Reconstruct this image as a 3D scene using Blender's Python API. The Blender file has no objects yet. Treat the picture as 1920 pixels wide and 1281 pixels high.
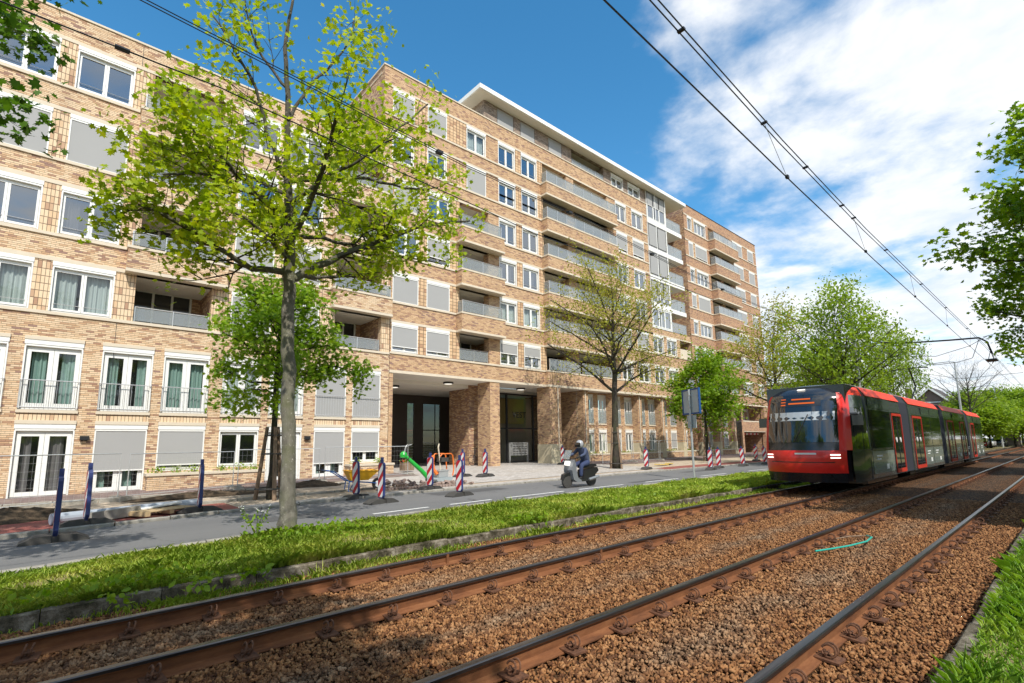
import bpy, bmesh, math, random
import numpy as np
from mathutils import Vector, Matrix, Euler
R = math.radians
random.seed(7); rng = np.random.default_rng(7)
sc = bpy.context.scene
COL = sc.collection

# ------------------------------------------------------------------ camera
cam_d = bpy.data.cameras.new('camera'); cam = bpy.data.objects.new('camera', cam_d); COL.objects.link(cam)
Mr = Matrix(((0.7521021501942542, -0.08424883136448995, -0.6536394190124225),
             (-0.6589478950284071, -0.11329038683504167, -0.7436080687354045),
             (-0.011402951846386206, 0.9899835466635212, -0.14072153362120773)))
cam.matrix_world = Matrix.Translation((0, 0, 1.55)) @ Mr.to_4x4()
cam_d.sensor_width = 36; cam_d.lens = 17.583
cam_d.shift_x = 0.0099; cam_d.shift_y = 0.0295
cam_d.clip_start = 0.05; cam_d.clip_end = 3000
sc.camera = cam

# ------------------------------------------------------------------ light, sky, exposure
SUN = Vector((-0.42, -1.0, 1.27)).normalized()
sun_d = bpy.data.lights.new('sun', 'SUN'); sun_d.energy = 4.6; sun_d.angle = R(0.53); sun_d.color = (1, 0.95, 0.86)
sun = bpy.data.objects.new('sun', sun_d); COL.objects.link(sun)
sun.rotation_euler = SUN.to_track_quat('Z', 'Y').to_euler(); sun.location = (0, -20, 40)
world = bpy.data.worlds.new('World'); sc.world = world; world.use_nodes = True
wn = world.node_tree; wn.nodes.clear()
def WN(t, **k):
    n = wn.nodes.new(t)
    for a, b in k.items(): setattr(n, a, b)
    return n
sky = WN('ShaderNodeTexSky', sky_type='NISHITA', sun_disc=False)
sky.sun_elevation = math.asin(SUN.z); sky.sun_rotation = math.atan2(SUN.x, SUN.y)
sky.air_density = 1.0; sky.dust_density = 0.3; sky.ozone_density = 2.2; sky.altitude = 0
def wmath(op, a, b=None, c=None, clamp=False):
    n = WN('ShaderNodeMath', operation=op, use_clamp=clamp)
    for i, v in enumerate((a, b, c)):
        if v is None: continue
        if isinstance(v, (int, float)): n.inputs[i].default_value = v
        else: wn.links.new(v, n.inputs[i])
    return n.outputs[0]
tc = WN('ShaderNodeTexCoord'); sep = WN('ShaderNodeSeparateXYZ'); wn.links.new(tc.outputs['Generated'], sep.inputs[0])
zc = wmath('ADD', wmath('MAXIMUM', sep.outputs['Z'], 0.0), 0.13)
px = wmath('DIVIDE', sep.outputs['X'], zc); py = wmath('DIVIDE', sep.outputs['Y'], zc)
cmb = WN('ShaderNodeCombineXYZ'); wn.links.new(px, cmb.inputs[0]); wn.links.new(py, cmb.inputs[1])
def wnoise(scale, det, rough, dist, off):
    mp = WN('ShaderNodeMapping'); mp.inputs['Location'].default_value = off
    wn.links.new(cmb.outputs[0], mp.inputs[0])
    n = WN('ShaderNodeTexNoise'); n.inputs['Scale'].default_value = scale; n.inputs['Detail'].default_value = det
    n.inputs['Roughness'].default_value = rough; n.inputs['Distortion'].default_value = dist
    wn.links.new(mp.outputs[0], n.inputs['Vector']); return n.outputs['Fac']
n1 = wnoise(1.9, 9, 0.55, 0.10, (3.1, 1.7, 0)); n2 = wnoise(4.2, 7, 0.6, 0.2, (0.3, 5.2, 0))
# azimuth mask: clear blue towards the building, broken cloud down the street
az = wmath('ARCTAN2', sep.outputs['Y'], sep.outputs['X'])
mask = WN('ShaderNodeMapRange', interpolation_type='SMOOTHSTEP'); wn.links.new(az, mask.inputs[0])
mask.inputs[1].default_value = R(40); mask.inputs[2].default_value = R(24); mask.inputs[3].default_value = -0.16; mask.inputs[4].default_value = 0.078
low = WN('ShaderNodeMapRange', interpolation_type='SMOOTHSTEP'); wn.links.new(sep.outputs['Z'], low.inputs[0])
low.inputs[1].default_value = 0.42; low.inputs[2].default_value = 0.10; low.inputs[3].default_value = 0.0; low.inputs[4].default_value = 0.13
dens = wmath('ADD', wmath('ADD', wmath('ADD', wmath('MULTIPLY', n1, 0.8), wmath('MULTIPLY', n2, 0.2)), mask.outputs[0]), low.outputs[0])
cov = WN('ShaderNodeMapRange', interpolation_type='SMOOTHSTEP'); wn.links.new(dens, cov.inputs[0])
cov.inputs[1].default_value = 0.47; cov.inputs[2].default_value = 0.66; cov.inputs[3].default_value = 0; cov.inputs[4].default_value = 0.93
hs = WN('ShaderNodeHueSaturation'); hs.inputs['Saturation'].default_value = 1.30; hs.inputs['Hue'].default_value = 0.488; hs.inputs['Value'].default_value = 1.34
wn.links.new(sky.outputs[0], hs.inputs['Color'])
cc = WN('ShaderNodeValToRGB'); cc.color_ramp.elements[0].color = (0.76, 0.82, 0.91, 1); cc.color_ramp.elements[1].color = (1, 1, 1, 1)
cc.color_ramp.elements[0].position = 0.35; cc.color_ramp.elements[1].position = 0.62
wn.links.new(n2, cc.inputs[0])
cm = WN('ShaderNodeMix', data_type='RGBA', blend_type='MULTIPLY'); cm.inputs[0].default_value = 1
wn.links.new(cc.outputs[0], cm.inputs[6]); cm.inputs[7].default_value = (7.0, 7.0, 7.0, 1)
mx = WN('ShaderNodeMix', data_type='RGBA'); wn.links.new(cov.outputs[0], mx.inputs[0])
wn.links.new(hs.outputs[0], mx.inputs[6]); wn.links.new(cm.outputs[2], mx.inputs[7])
bg = WN('ShaderNodeBackground'); bg.inputs[1].default_value = 0.15; wn.links.new(mx.outputs[2], bg.inputs[0])
wo = WN('ShaderNodeOutputWorld'); wn.links.new(bg.outputs[0], wo.inputs[0])
sc.view_settings.view_transform = 'Standard'; sc.view_settings.look = 'None'
sc.view_settings.exposure = 0.15; sc.view_settings.gamma = 1
sc.cycles.max_bounces = 7; sc.cycles.diffuse_bounces = 5; sc.cycles.glossy_bounces = 3
sc.cycles.transmission_bounces = 4; sc.cycles.transparent_max_bounces = 12
sc.cycles.use_denoising = True
sc.cycles.caustics_reflective = False; sc.cycles.caustics_refractive = False

# ------------------------------------------------------------------ material helpers
MATS = {}
class NB:
    def __init__(s, name):
        s.m = bpy.data.materials.new(name); s.m.use_nodes = True; s.t = s.m.node_tree; s.t.nodes.clear()
        s.out = s.n('ShaderNodeOutputMaterial'); MATS[name] = s.m
    def n(s, t, **k):
        x = s.t.nodes.new(t)
        for a, b in k.items(): setattr(x, a, b)
        return x
    def put(s, sock, v):
        if v is None: return
        if hasattr(v, 'is_linked') or isinstance(v, bpy.types.NodeSocket): s.t.links.new(v, sock)
        else:
            if isinstance(v, tuple) and len(v) == 3 and sock.type == 'RGBA': v = v + (1,)
            sock.default_value = v
    def math(s, op, a, b=None, c=None, clamp=False):
        x = s.n('ShaderNodeMath', operation=op, use_clamp=clamp)
        for i, v in enumerate((a, b, c)): s.put(x.inputs[i], v)
        return x.outputs[0]
    def mix(s, f, a, b, bt='MIX'):
        x = s.n('ShaderNodeMix', data_type='RGBA', blend_type=bt); s.put(x.inputs[0], f); s.put(x.inputs[6], a); s.put(x.inputs[7], b)
        return x.outputs[2]
    def ramp(s, f, stops, interp='LINEAR'):
        x = s.n('ShaderNodeValToRGB'); cr = x.color_ramp; cr.interpolation = interp
        while len(cr.elements) < len(stops): cr.elements.new(0.5)
        for e, (p, c) in zip(cr.elements, stops):
            e.position = p; e.color = (c if isinstance(c, tuple) else (c, c, c)) + (1,)
        s.put(x.inputs[0], f); return x.outputs[0]
    def noise(s, scale, det=4, rough=0.55, vec=None, dist=0.0, out='Fac'):
        x = s.n('ShaderNodeTexNoise'); x.inputs['Scale'].default_value = scale; x.inputs['Detail'].default_value = det
        x.inputs['Roughness'].default_value = rough; x.inputs['Distortion'].default_value = dist
        s.put(x.inputs['Vector'], vec if vec is not None else s.pos()); return x.outputs[out]
    def vor(s, scale, vec=None, feature='F1', out='Distance', rand=1.0):
        x = s.n('ShaderNodeTexVoronoi', feature=feature); x.inputs['Scale'].default_value = scale; x.inputs['Randomness'].default_value = rand
        s.put(x.inputs['Vector'], vec if vec is not None else s.pos()); return x.outputs[out]
    def white(s, vec):
        x = s.n('ShaderNodeTexWhiteNoise', noise_dimensions='3D'); s.put(x.inputs['Vector'], vec); return x
    def pos(s): return s.n('ShaderNodeNewGeometry').outputs['Position']
    def obj(s): return s.n('ShaderNodeTexCoord').outputs['Object']
    def sep(s, v): 
        x = s.n('ShaderNodeSeparateXYZ'); s.put(x.inputs[0], v); return x.outputs
    def comb(s, a, b, c=0.0):
        x = s.n('ShaderNodeCombineXYZ'); s.put(x.inputs[0], a); s.put(x.inputs[1], b); s.put(x.inputs[2], c); return x.outputs[0]
    def scale(s, v, k):
        x = s.n('ShaderNodeVectorMath', operation='MULTIPLY'); s.put(x.inputs[0], v); x.inputs[1].default_value = k; return x.outputs[0]
    def bump(s, h, strength=0.5, dist=0.02):
        x = s.n('ShaderNodeBump'); x.inputs['Strength'].default_value = strength; x.inputs['Distance'].default_value = dist
        s.put(x.inputs['Height'], h); return x.outputs[0]
    def bsdf(s, col, rough=0.6, metal=0.0, spec=0.5, normal=None, **kw):
        x = s.n('ShaderNodeBsdfPrincipled'); s.put(x.inputs['Base Color'], col); s.put(x.inputs['Roughness'], rough)
        s.put(x.inputs['Metallic'], metal); s.put(x.inputs['Specular IOR Level'], spec)
        if normal is not None: s.put(x.inputs['Normal'], normal)
        for k, v in kw.items(): s.put(x.inputs[k], v)
        s.t.links.new(x.outputs[0], s.out.inputs[0]); return x
def plain(name, col, rough=0.6, metal=0.0, var=0.12, nscale=6.0, spec=0.5, bump=0.0):
    b = NB(name); f = b.noise(nscale, 5, 0.6)
    lo = tuple(c * (1 - var) for c in col); hi = tuple(min(1, c * (1 + var)) for c in col)
    c = b.mix(f, lo, hi)
    nr = b.bump(b.noise(nscale * 8, 3), bump, 0.01) if bump else None
    b.bsdf(c, rough, metal, spec, nr); return b.m

def brick(name, cols, bw=0.22, bh=0.068, stack=False, mortar=(0.10, 0.065, 0.045), mw=0.11, seed=0.0, grime=True):
    b = NB(name); g = b.n('ShaderNodeNewGeometry'); p = b.sep(g.outputs['Position']); nn = b.sep(g.outputs['Normal'])
    side = b.math('GREATER_THAN', b.math('ABSOLUTE', nn[0]), 0.6)
    u = b.math('ADD', b.math('MULTIPLY', p[0], b.math('SUBTRACT', 1.0, side)), b.math('MULTIPLY', p[1], side))
    zr = b.math('DIVIDE', p[2], bh); row = b.math('FLOOR', zr); fz = b.math('FRACT', zr)
    if stack: ur = b.math('DIVIDE', u, bw)
    else:
        j = b.white(b.comb(row, 3.0 + seed, 1.0)).outputs[0]
        ur = b.math('ADD', b.math('DIVIDE', u, bw), b.math('ADD', b.math('MULTIPLY', b.math('MODULO', b.math('ABSOLUTE', row), 2.0), 0.5), b.math('MULTIPLY', j, 0.3)))
    cell = b.math('FLOOR', ur); fu = b.math('FRACT', ur)
    w = b.white(b.comb(cell, row, b.math('ADD', b.math('MULTIPLY', side, 7.0), seed)))
    mz = b.math('LESS_THAN', fz, mw * (0.13 / bh if stack else 1.0) * 1.75)
    mu = b.math('LESS_THAN', fu, mw * (0.3 if not stack else 1.3))
    mort = b.math('MAXIMUM', mz, mu)
    cl = b.noise(0.55, 3, 0.5)
    r = b.math('ADD', w.outputs[0], b.math('MULTIPLY', b.math('SUBTRACT', cl, 0.5), 0.12))
    c = b.ramp(r, cols, 'LINEAR')
    tone = b.mix(b.noise(18, 3), (0.86, 0.86, 0.86), (1.1, 1.1, 1.1)); c = b.mix(1.0, c, tone, 'MULTIPLY')
    c = b.mix(b.math('MULTIPLY', mort, 0.86), c, mortar)
    if grime: c = b.mix(b.ramp(b.noise(0.9, 6, 0.65, vec=b.scale(g.outputs['Position'], (1, 1, 0.35))), [(0.5, 0.0), (0.75, 0.28)]), c, (0.20, 0.13, 0.09))
    hgt = b.math('ADD', b.math('SUBTRACT', 1.0, mort), b.math('MULTIPLY', w.outputs[0], 0.35))
    b.bsdf(c, 0.85, 0, 0.25, b.bump(hgt, 0.55, 0.008)); return b.m
Y0, Y1, O1, B1, P1 = (0.76, 0.58, 0.39), (0.68, 0.48, 0.295), (0.57, 0.365, 0.215), (0.41, 0.24, 0.155), (0.32, 0.20, 0.165)
brick('brick_low', [(0.0, P1), (0.09, B1), (0.22, O1), (0.36, Y1), (0.85, Y0)])
brick('brick_tall', [(0.0, P1), (0.13, B1), (0.30, O1), (0.46, (0.59, 0.385, 0.22)), (0.95, (0.70, 0.48, 0.29))], seed=5.0)
brick('brick_wing', [(0.0, P1), (0.20, B1), (0.38, O1), (0.60, (0.51, 0.30, 0.18)), (0.95, (0.60, 0.37, 0.23))], seed=9.0)
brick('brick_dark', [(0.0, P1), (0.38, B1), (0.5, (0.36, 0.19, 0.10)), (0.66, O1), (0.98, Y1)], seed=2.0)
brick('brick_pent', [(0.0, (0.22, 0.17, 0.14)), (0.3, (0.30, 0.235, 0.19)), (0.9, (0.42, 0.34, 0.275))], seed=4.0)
brick('stack_brick', [(0.0, B1), (0.07, (0.50, 0.32, 0.21)), (0.25, Y1), (0.6, Y0)], bw=0.11, bh=0.27, stack=True, seed=1.0)
brick('stack_tall', [(0.0, B1), (0.08, (0.48, 0.29, 0.17)), (0.3, (0.61, 0.41, 0.24)), (0.9, (0.70, 0.49, 0.30))], bw=0.25, bh=0.20, stack=True, seed=3.0)
plain('stone', (0.63, 0.55, 0.43), 0.8, var=0.12, nscale=3)
plain('stone_base', (0.55, 0.48, 0.33), 0.8, var=0.18, nscale=2)
plain('soffit', (0.80, 0.76, 0.68), 0.85, var=0.06, nscale=1.5)
plain('white_frame', (0.80, 0.80, 0.77), 0.35, var=0.03)
plain('white_render', (0.80, 0.79, 0.75), 0.6, var=0.05, nscale=1.2)
plain('roof_white', (0.82, 0.81, 0.77), 0.6, var=0.05, nscale=1.2)
plain('alu', (0.55, 0.56, 0.56), 0.35, 0.6, var=0.05)
plain('steel', (0.42, 0.44, 0.45), 0.4, 0.7, var=0.12)
plain('galv', (0.50, 0.52, 0.52), 0.45, 0.45, var=0.15, nscale=9)
plain('dark_metal', (0.03, 0.03, 0.032), 0.45, 0.3, var=0.2)
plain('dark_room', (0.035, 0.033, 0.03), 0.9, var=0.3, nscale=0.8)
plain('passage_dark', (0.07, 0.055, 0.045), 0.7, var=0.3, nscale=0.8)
plain('roofing', (0.12, 0.12, 0.12), 0.9)
plain('rubber', (0.055, 0.052, 0.048), 0.75, var=0.35, nscale=9)
plain('blue_pvc', (0.03, 0.045, 0.16), 0.4, var=0.2)
plain('ceiling_lamp_shade', (0.04, 0.035, 0.03), 0.5)
b = NB('screen'); s_ = b.sep(b.pos()); c = b.mix(b.noise(0.8, 3), (0.335, 0.335, 0.33), (0.37, 0.37, 0.365)); wv = b.n('ShaderNodeTexWave', bands_direction='Z'); wv.inputs['Scale'].default_value = 9
b.bsdf(c, 0.7, 0, 0.2)
def glass(name, tint=(0.045, 0.05, 0.05), trans=0.55, refl=0.11, rough=0.03, bumpy=True):
    b = NB(name); fr = b.n('ShaderNodeLayerWeight'); fr.inputs['Blend'].default_value = 0.5
    nr = b.bump(b.noise(0.9, 2, 0.5), 0.05, 0.05)
    tr = b.n('ShaderNodeBsdfTransparent'); tr.inputs[0].default_value = (0.75, 0.8, 0.79, 1)
    df = b.n('ShaderNodeBsdfDiffuse'); df.inputs[0].default_value = tint + (1,)
    gl = b.n('ShaderNodeBsdfGlossy'); gl.inputs['Roughness'].default_value = rough; gl.inputs['Color'].default_value = (0.92, 0.96, 1, 1); b.t.links.new(nr, gl.inputs['Normal']) if bumpy else None
    m1 = b.n('ShaderNodeMixShader'); m1.inputs[0].default_value = trans; b.t.links.new(df.outputs[0], m1.inputs[1]); b.t.links.new(tr.outputs[0], m1.inputs[2])
    m2 = b.n('ShaderNodeMixShader'); f = b.math('ADD', b.math('MULTIPLY', b.math('POWER', fr.outputs['Facing'], 3.0), 0.85), refl, clamp=True)
    b.t.links.new(f, m2.inputs[0]); b.t.links.new(m1.outputs[0], m2.inputs[1]); b.t.links.new(gl.outputs[0], m2.inputs[2])
    b.t.links.new(m2.outputs[0], b.out.inputs[0]); return b.m
glass('glass', trans=0.88, refl=0.08)
glass('glass_sky', tint=(0.05, 0.06, 0.07), trans=0.5, refl=0.25)
glass('rail_glass', tint=(0.55, 0.58, 0.60), trans=0.72, refl=0.02, bumpy=False)
glass('mirror_glass', tint=(0.01, 0.01, 0.012), trans=0.1, refl=0.30)
glass('lobby_glass', tint=(0.012, 0.012, 0.012), trans=0.8, refl=0.06)
def cloth(name, col, fold=26.0, tr=0.35):
    b = NB(name); p = b.sep(b.pos()); w = b.n('ShaderNodeTexWave', bands_direction='X'); w.inputs['Scale'].default_value = fold / 6.28; w.inputs['Distortion'].default_value = 1.5; w.inputs['Detail'].default_value = 1
    b.put(w.inputs['Vector'], b.scale(b.pos(), (1, 1, 0.08)))
    c = b.mix(w.outputs['Fac'], tuple(x * 0.8 for x in col), col)
    b.bsdf(c, 0.9, 0, 0.1); return b.m
cloth('curtain_white', (0.80, 0.84, 0.82)); cloth('curtain_green', (0.50, 0.68, 0.62)); cloth('curtain_grey', (0.40, 0.35, 0.36), 18)

# ------------------------------------------------------------------ mesh helpers
class MB:
    def __init__(s): s.v = []; s.f = []; s.mi = []
    def quad(s, a, b, c, d, m=0):
        n = len(s.v); s.v += [tuple(a), tuple(b), tuple(c), tuple(d)]; s.f.append((n, n+1, n+2, n+3)); s.mi.append(m)
    def box(s, x0, x1, y0, y1, z0, z1, m=0):
        if x0 > x1: x0, x1 = x1, x0
        if y0 > y1: y0, y1 = y1, y0
        if z0 > z1: z0, z1 = z1, z0
        n = len(s.v); s.v += [(x0,y0,z0),(x1,y0,z0),(x1,y1,z0),(x0,y1,z0),(x0,y0,z1),(x1,y0,z1),(x1,y1,z1),(x0,y1,z1)]
        for q in ((0,3,2,1),(4,5,6,7),(0,1,5,4),(1,2,6,5),(2,3,7,6),(3,0,4,7)): s.f.append(tuple(n+i for i in q)); s.mi.append(m)
        return s
    def obox(s, c, size, rot, m=0):
        n = len(s.v); rm = Euler(rot).to_matrix() if not isinstance(rot, Matrix) else rot; c = Vector(c); h = [x/2 for x in size]
        for X, Y, Z in ((-1,-1,-1),(1,-1,-1),(1,1,-1),(-1,1,-1),(-1,-1,1),(1,-1,1),(1,1,1),(-1,1,1)):
            s.v.append(tuple(c + rm @ Vector((X*h[0], Y*h[1], Z*h[2]))))
        for q in ((0,3,2,1),(4,5,6,7),(0,1,5,4),(1,2,6,5),(2,3,7,6),(3,0,4,7)): s.f.append(tuple(n+i for i in q)); s.mi.append(m)
        return s
    def tube(s, pts, r, k=6, m=0, cap=True, closed=False):
        pts = [Vector(p) for p in pts]; L = len(pts)
        if not isinstance(r, (list, tuple)): r = [r]*L
        base = len(s.v); up = None
        for i, p in enumerate(pts):
            if closed: t = pts[(i+1) % L] - pts[i-1]
            else: t = (pts[min(i+1, L-1)] - pts[max(i-1, 0)])
            t = t.normalized() if t.length > 1e-9 else Vector((0, 0, 1))
            if up is None:
                up = t.cross(Vector((0, 0, 1)) if abs(t.z) < 0.9 else Vector((1, 0, 0))).normalized()
            else:
                up = up - t * up.dot(t)
                up = up.normalized() if up.length > 1e-6 else t.orthogonal().normalized()
            w = t.cross(up)
            for j in range(k):
                a = 2*math.pi*j/k; s.v.append(tuple(p + (up*math.cos(a) + w*math.sin(a))*r[i]))
        for i in range(L if closed else L-1):
            i2 = (i+1) % L
            for j in range(k):
                j2 = (j+1) % k
                s.f.append((base+i*k+j, base+i*k+j2, base+i2*k+j2, base+i2*k+j)); s.mi.append(m)
        if cap and not closed:
            s.f.append(tuple(base+j for j in reversed(range(k)))); s.mi.append(m)
            s.f.append(tuple(base+(L-1)*k+j for j in range(k))); s.mi.append(m)
        return s
    def lathe(s, c, prof, k=16, axis='Z', m=0):
        c = Vector(c); base = len(s.v)
        for (r, h) in prof:
            for j in range(k):
                a = 2*math.pi*j/k; x, y = r*math.cos(a), r*math.sin(a)
                o = Vector((x, y, h)) if axis == 'Z' else (Vector((h, x, y)) if axis == 'X' else Vector((x, h, y)))
                s.v.append(tuple(c+o))
        for i in range(len(prof)-1):
            for j in range(k):
                j2 = (j+1) % k; s.f.append((base+i*k+j, base+i*k+j2, base+(i+1)*k+j2, base+(i+1)*k+j)); s.mi.append(m)
        s.f.append(tuple(base+j for j in reversed(range(k)))); s.mi.append(m)
        s.f.append(tuple(base+(len(prof)-1)*k+j for j in range(k))); s.mi.append(m)
        return s
    def prism(s, poly, h0, h1, axis='X', m=0):
        # poly of 2-D points extruded along axis; (X: poly=(y,z)), (Y: poly=(x,z)), (Z: poly=(x,y))
        def P(a, b, h): return (h, a, b) if axis == 'X' else ((a, h, b) if axis == 'Y' else (a, b, h))
        n = len(s.v); k = len(poly); s.v += [P(a, b, h0) for a, b in poly] + [P(a, b, h1) for a, b in poly]
        for i in range(k):
            j = (i+1) % k; s.f.append((n+i, n+j, n+k+j, n+k+i)); s.mi.append(m)
        s.f.append(tuple(n+i for i in reversed(range(k)))); s.mi.append(m); s.f.append(tuple(n+k+i for i in range(k))); s.mi.append(m)
        return s
    def build(s, name, mats, parent=None, smooth=False, fix=False, loc=None):
        me = bpy.data.meshes.new(name)
        v = s.v
        if loc is not None: v = [(a-loc[0], b-loc[1], c-loc[2]) for a, b, c in s.v]
        me.from_pydata(v, [], s.f)
        if not isinstance(mats, (list, tuple)): mats = [mats]
        for m in mats: me.materials.append(MATS[m] if isinstance(m, str) else m)
        if len(mats) > 1: me.polygons.foreach_set('material_index', s.mi)
        if fix:
            bm = bmesh.new(); bm.from_mesh(me); bmesh.ops.recalc_face_normals(bm, faces=bm.faces); bm.to_mesh(me); bm.free()
        if smooth: me.polygons.foreach_set('use_smooth', [True]*len(me.polygons))
        o = bpy.data.objects.new(name, me); COL.objects.link(o)
        if parent is not None: o.parent = parent
        if loc is not None: o.location = loc
        return o
def tag(o, label=None, cat=None, group=None, kind=None):
    for k, v in (('label', label), ('category', cat), ('group', group), ('kind', kind)):
        if v: o[k] = v
    return o
def thing(name, label, cat, loc=(0, 0, 0), rz=0, group=None):
    o = bpy.data.objects.new(name, None); COL.objects.link(o); o.location = loc; o.rotation_euler = (0, 0, rz)
    o.empty_display_size = 0.1
    return tag(o, label, cat, group)
def kids(o): return [c for c in COL.objects if c.parent == o]
def copy_tree(o, parent=None, cache={}):
    c = o.copy(); COL.objects.link(c)
    if parent is not None: c.parent = parent
    for ch in list(o.children): copy_tree(ch, c)
    return c
def mesh_np(name, V, F, mats, parent=None, mi=None, smooth=False):
    """V (N,3), F (M,k) with equal k"""
    me = bpy.data.meshes.new(name); n, m, k = len(V), len(F), F.shape[1]
    me.vertices.add(n); me.vertices.foreach_set('co', np.ascontiguousarray(V, np.float32).ravel())
    me.loops.add(m*k); me.loops.foreach_set('vertex_index', F.astype(np.int32).ravel())
    me.polygons.add(m); me.polygons.foreach_set('loop_start', np.arange(0, m*k, k, dtype=np.int32))
    me.polygons.foreach_set('loop_total', np.full(m, k, np.int32))
    if not isinstance(mats, (list, tuple)): mats = [mats]
    for x in mats: me.materials.append(MATS[x])
    if mi is not None: me.polygons.foreach_set('material_index', mi.astype(np.int32))
    me.update(); me.validate()
    if smooth: me.polygons.foreach_set('use_smooth', [True]*m)
    o = bpy.data.objects.new(name, me); COL.objects.link(o)
    if parent is not None: o.parent = parent
    return o
def lerp_tab(x, xs, ys): return float(np.interp(x, xs, ys))
def zg(x, y):
    """ground height between the road and the building"""
    zb = lerp_tab(x, [-3, 3, 8, 13, 20, 60], [-0.12, -0.07, 0.02, 0.10, 0.14, 0.12])
    t = min(1, max(0, (y-15.2)/7.0)); return -0.03 + (zb+0.03)*t
def bend(x, y):
    w = np.interp(y, [4.0, 6.3, 7.4, 11.2, 14.8, 16, 20], [0, 0.38, 0.5, 1.6, 2.0, 1.6, 0])
    return y - w*np.exp(-np.maximum(np.asarray(x, float)+0.5, 0)/5.5)
# ------------------------------------------------------------------ the building
D = 23.4
def wall_panel(mb, x0, x1, z0, z1, y, holes, depth=0.14, m=0, mr=None):
    """front skin of a wall at Y=y with rectangular openings and their reveals"""
    mr = m if mr is None else mr
    holes = [h for h in holes if h[1] > x0 and h[0] < x1 and h[3] > z0 and h[2] < z1]
    xs = sorted({x0, x1, *[min(max(h[i], x0), x1) for h in holes for i in (0, 1)]})
    zs = sorted({z0, z1, *[min(max(h[i], z0), z1) for h in holes for i in (2, 3)]})
    for a, b_ in zip(xs, xs[1:]):
        if b_-a < 1e-6: continue
        run = None
        for c, d_ in zip(zs, zs[1:]):
            cx, cz = (a+b_)/2, (c+d_)/2
            solid = not any(h[0] < cx < h[1] and h[2] < cz < h[3] for h in holes)
            if solid:
                if run is None: run = c
                end = d_
            if (not solid) and run is not None:
                mb.quad((a, y, run), (b_, y, run), (b_, y, c), (a, y, c), m); run = None
        if run is not None: mb.quad((a, y, run), (b_, y, run), (b_, y, z1), (a, y, z1), m)
    for h in holes:
        dp = h[4] if len(h) > 4 else depth
        if dp <= 0: continue
        a, b_, c, d_ = max(h[0], x0), min(h[1], x1), max(h[2], z0), min(h[3], z1)
        e = y+dp
        mb.quad((a, y, c), (a, e, c), (a, e, d_), (a, y, d_), mr); mb.quad((b_, e, c), (b_, y, c), (b_, y, d_), (b_, e, d_), mr)
        mb.quad((a, y, d_), (a, e, d_), (b_, e, d_), (b_, y, d_), mr); mb.quad((a, e, c), (a, y, c), (b_, y, c), (b_, e, c), mr)

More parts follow.
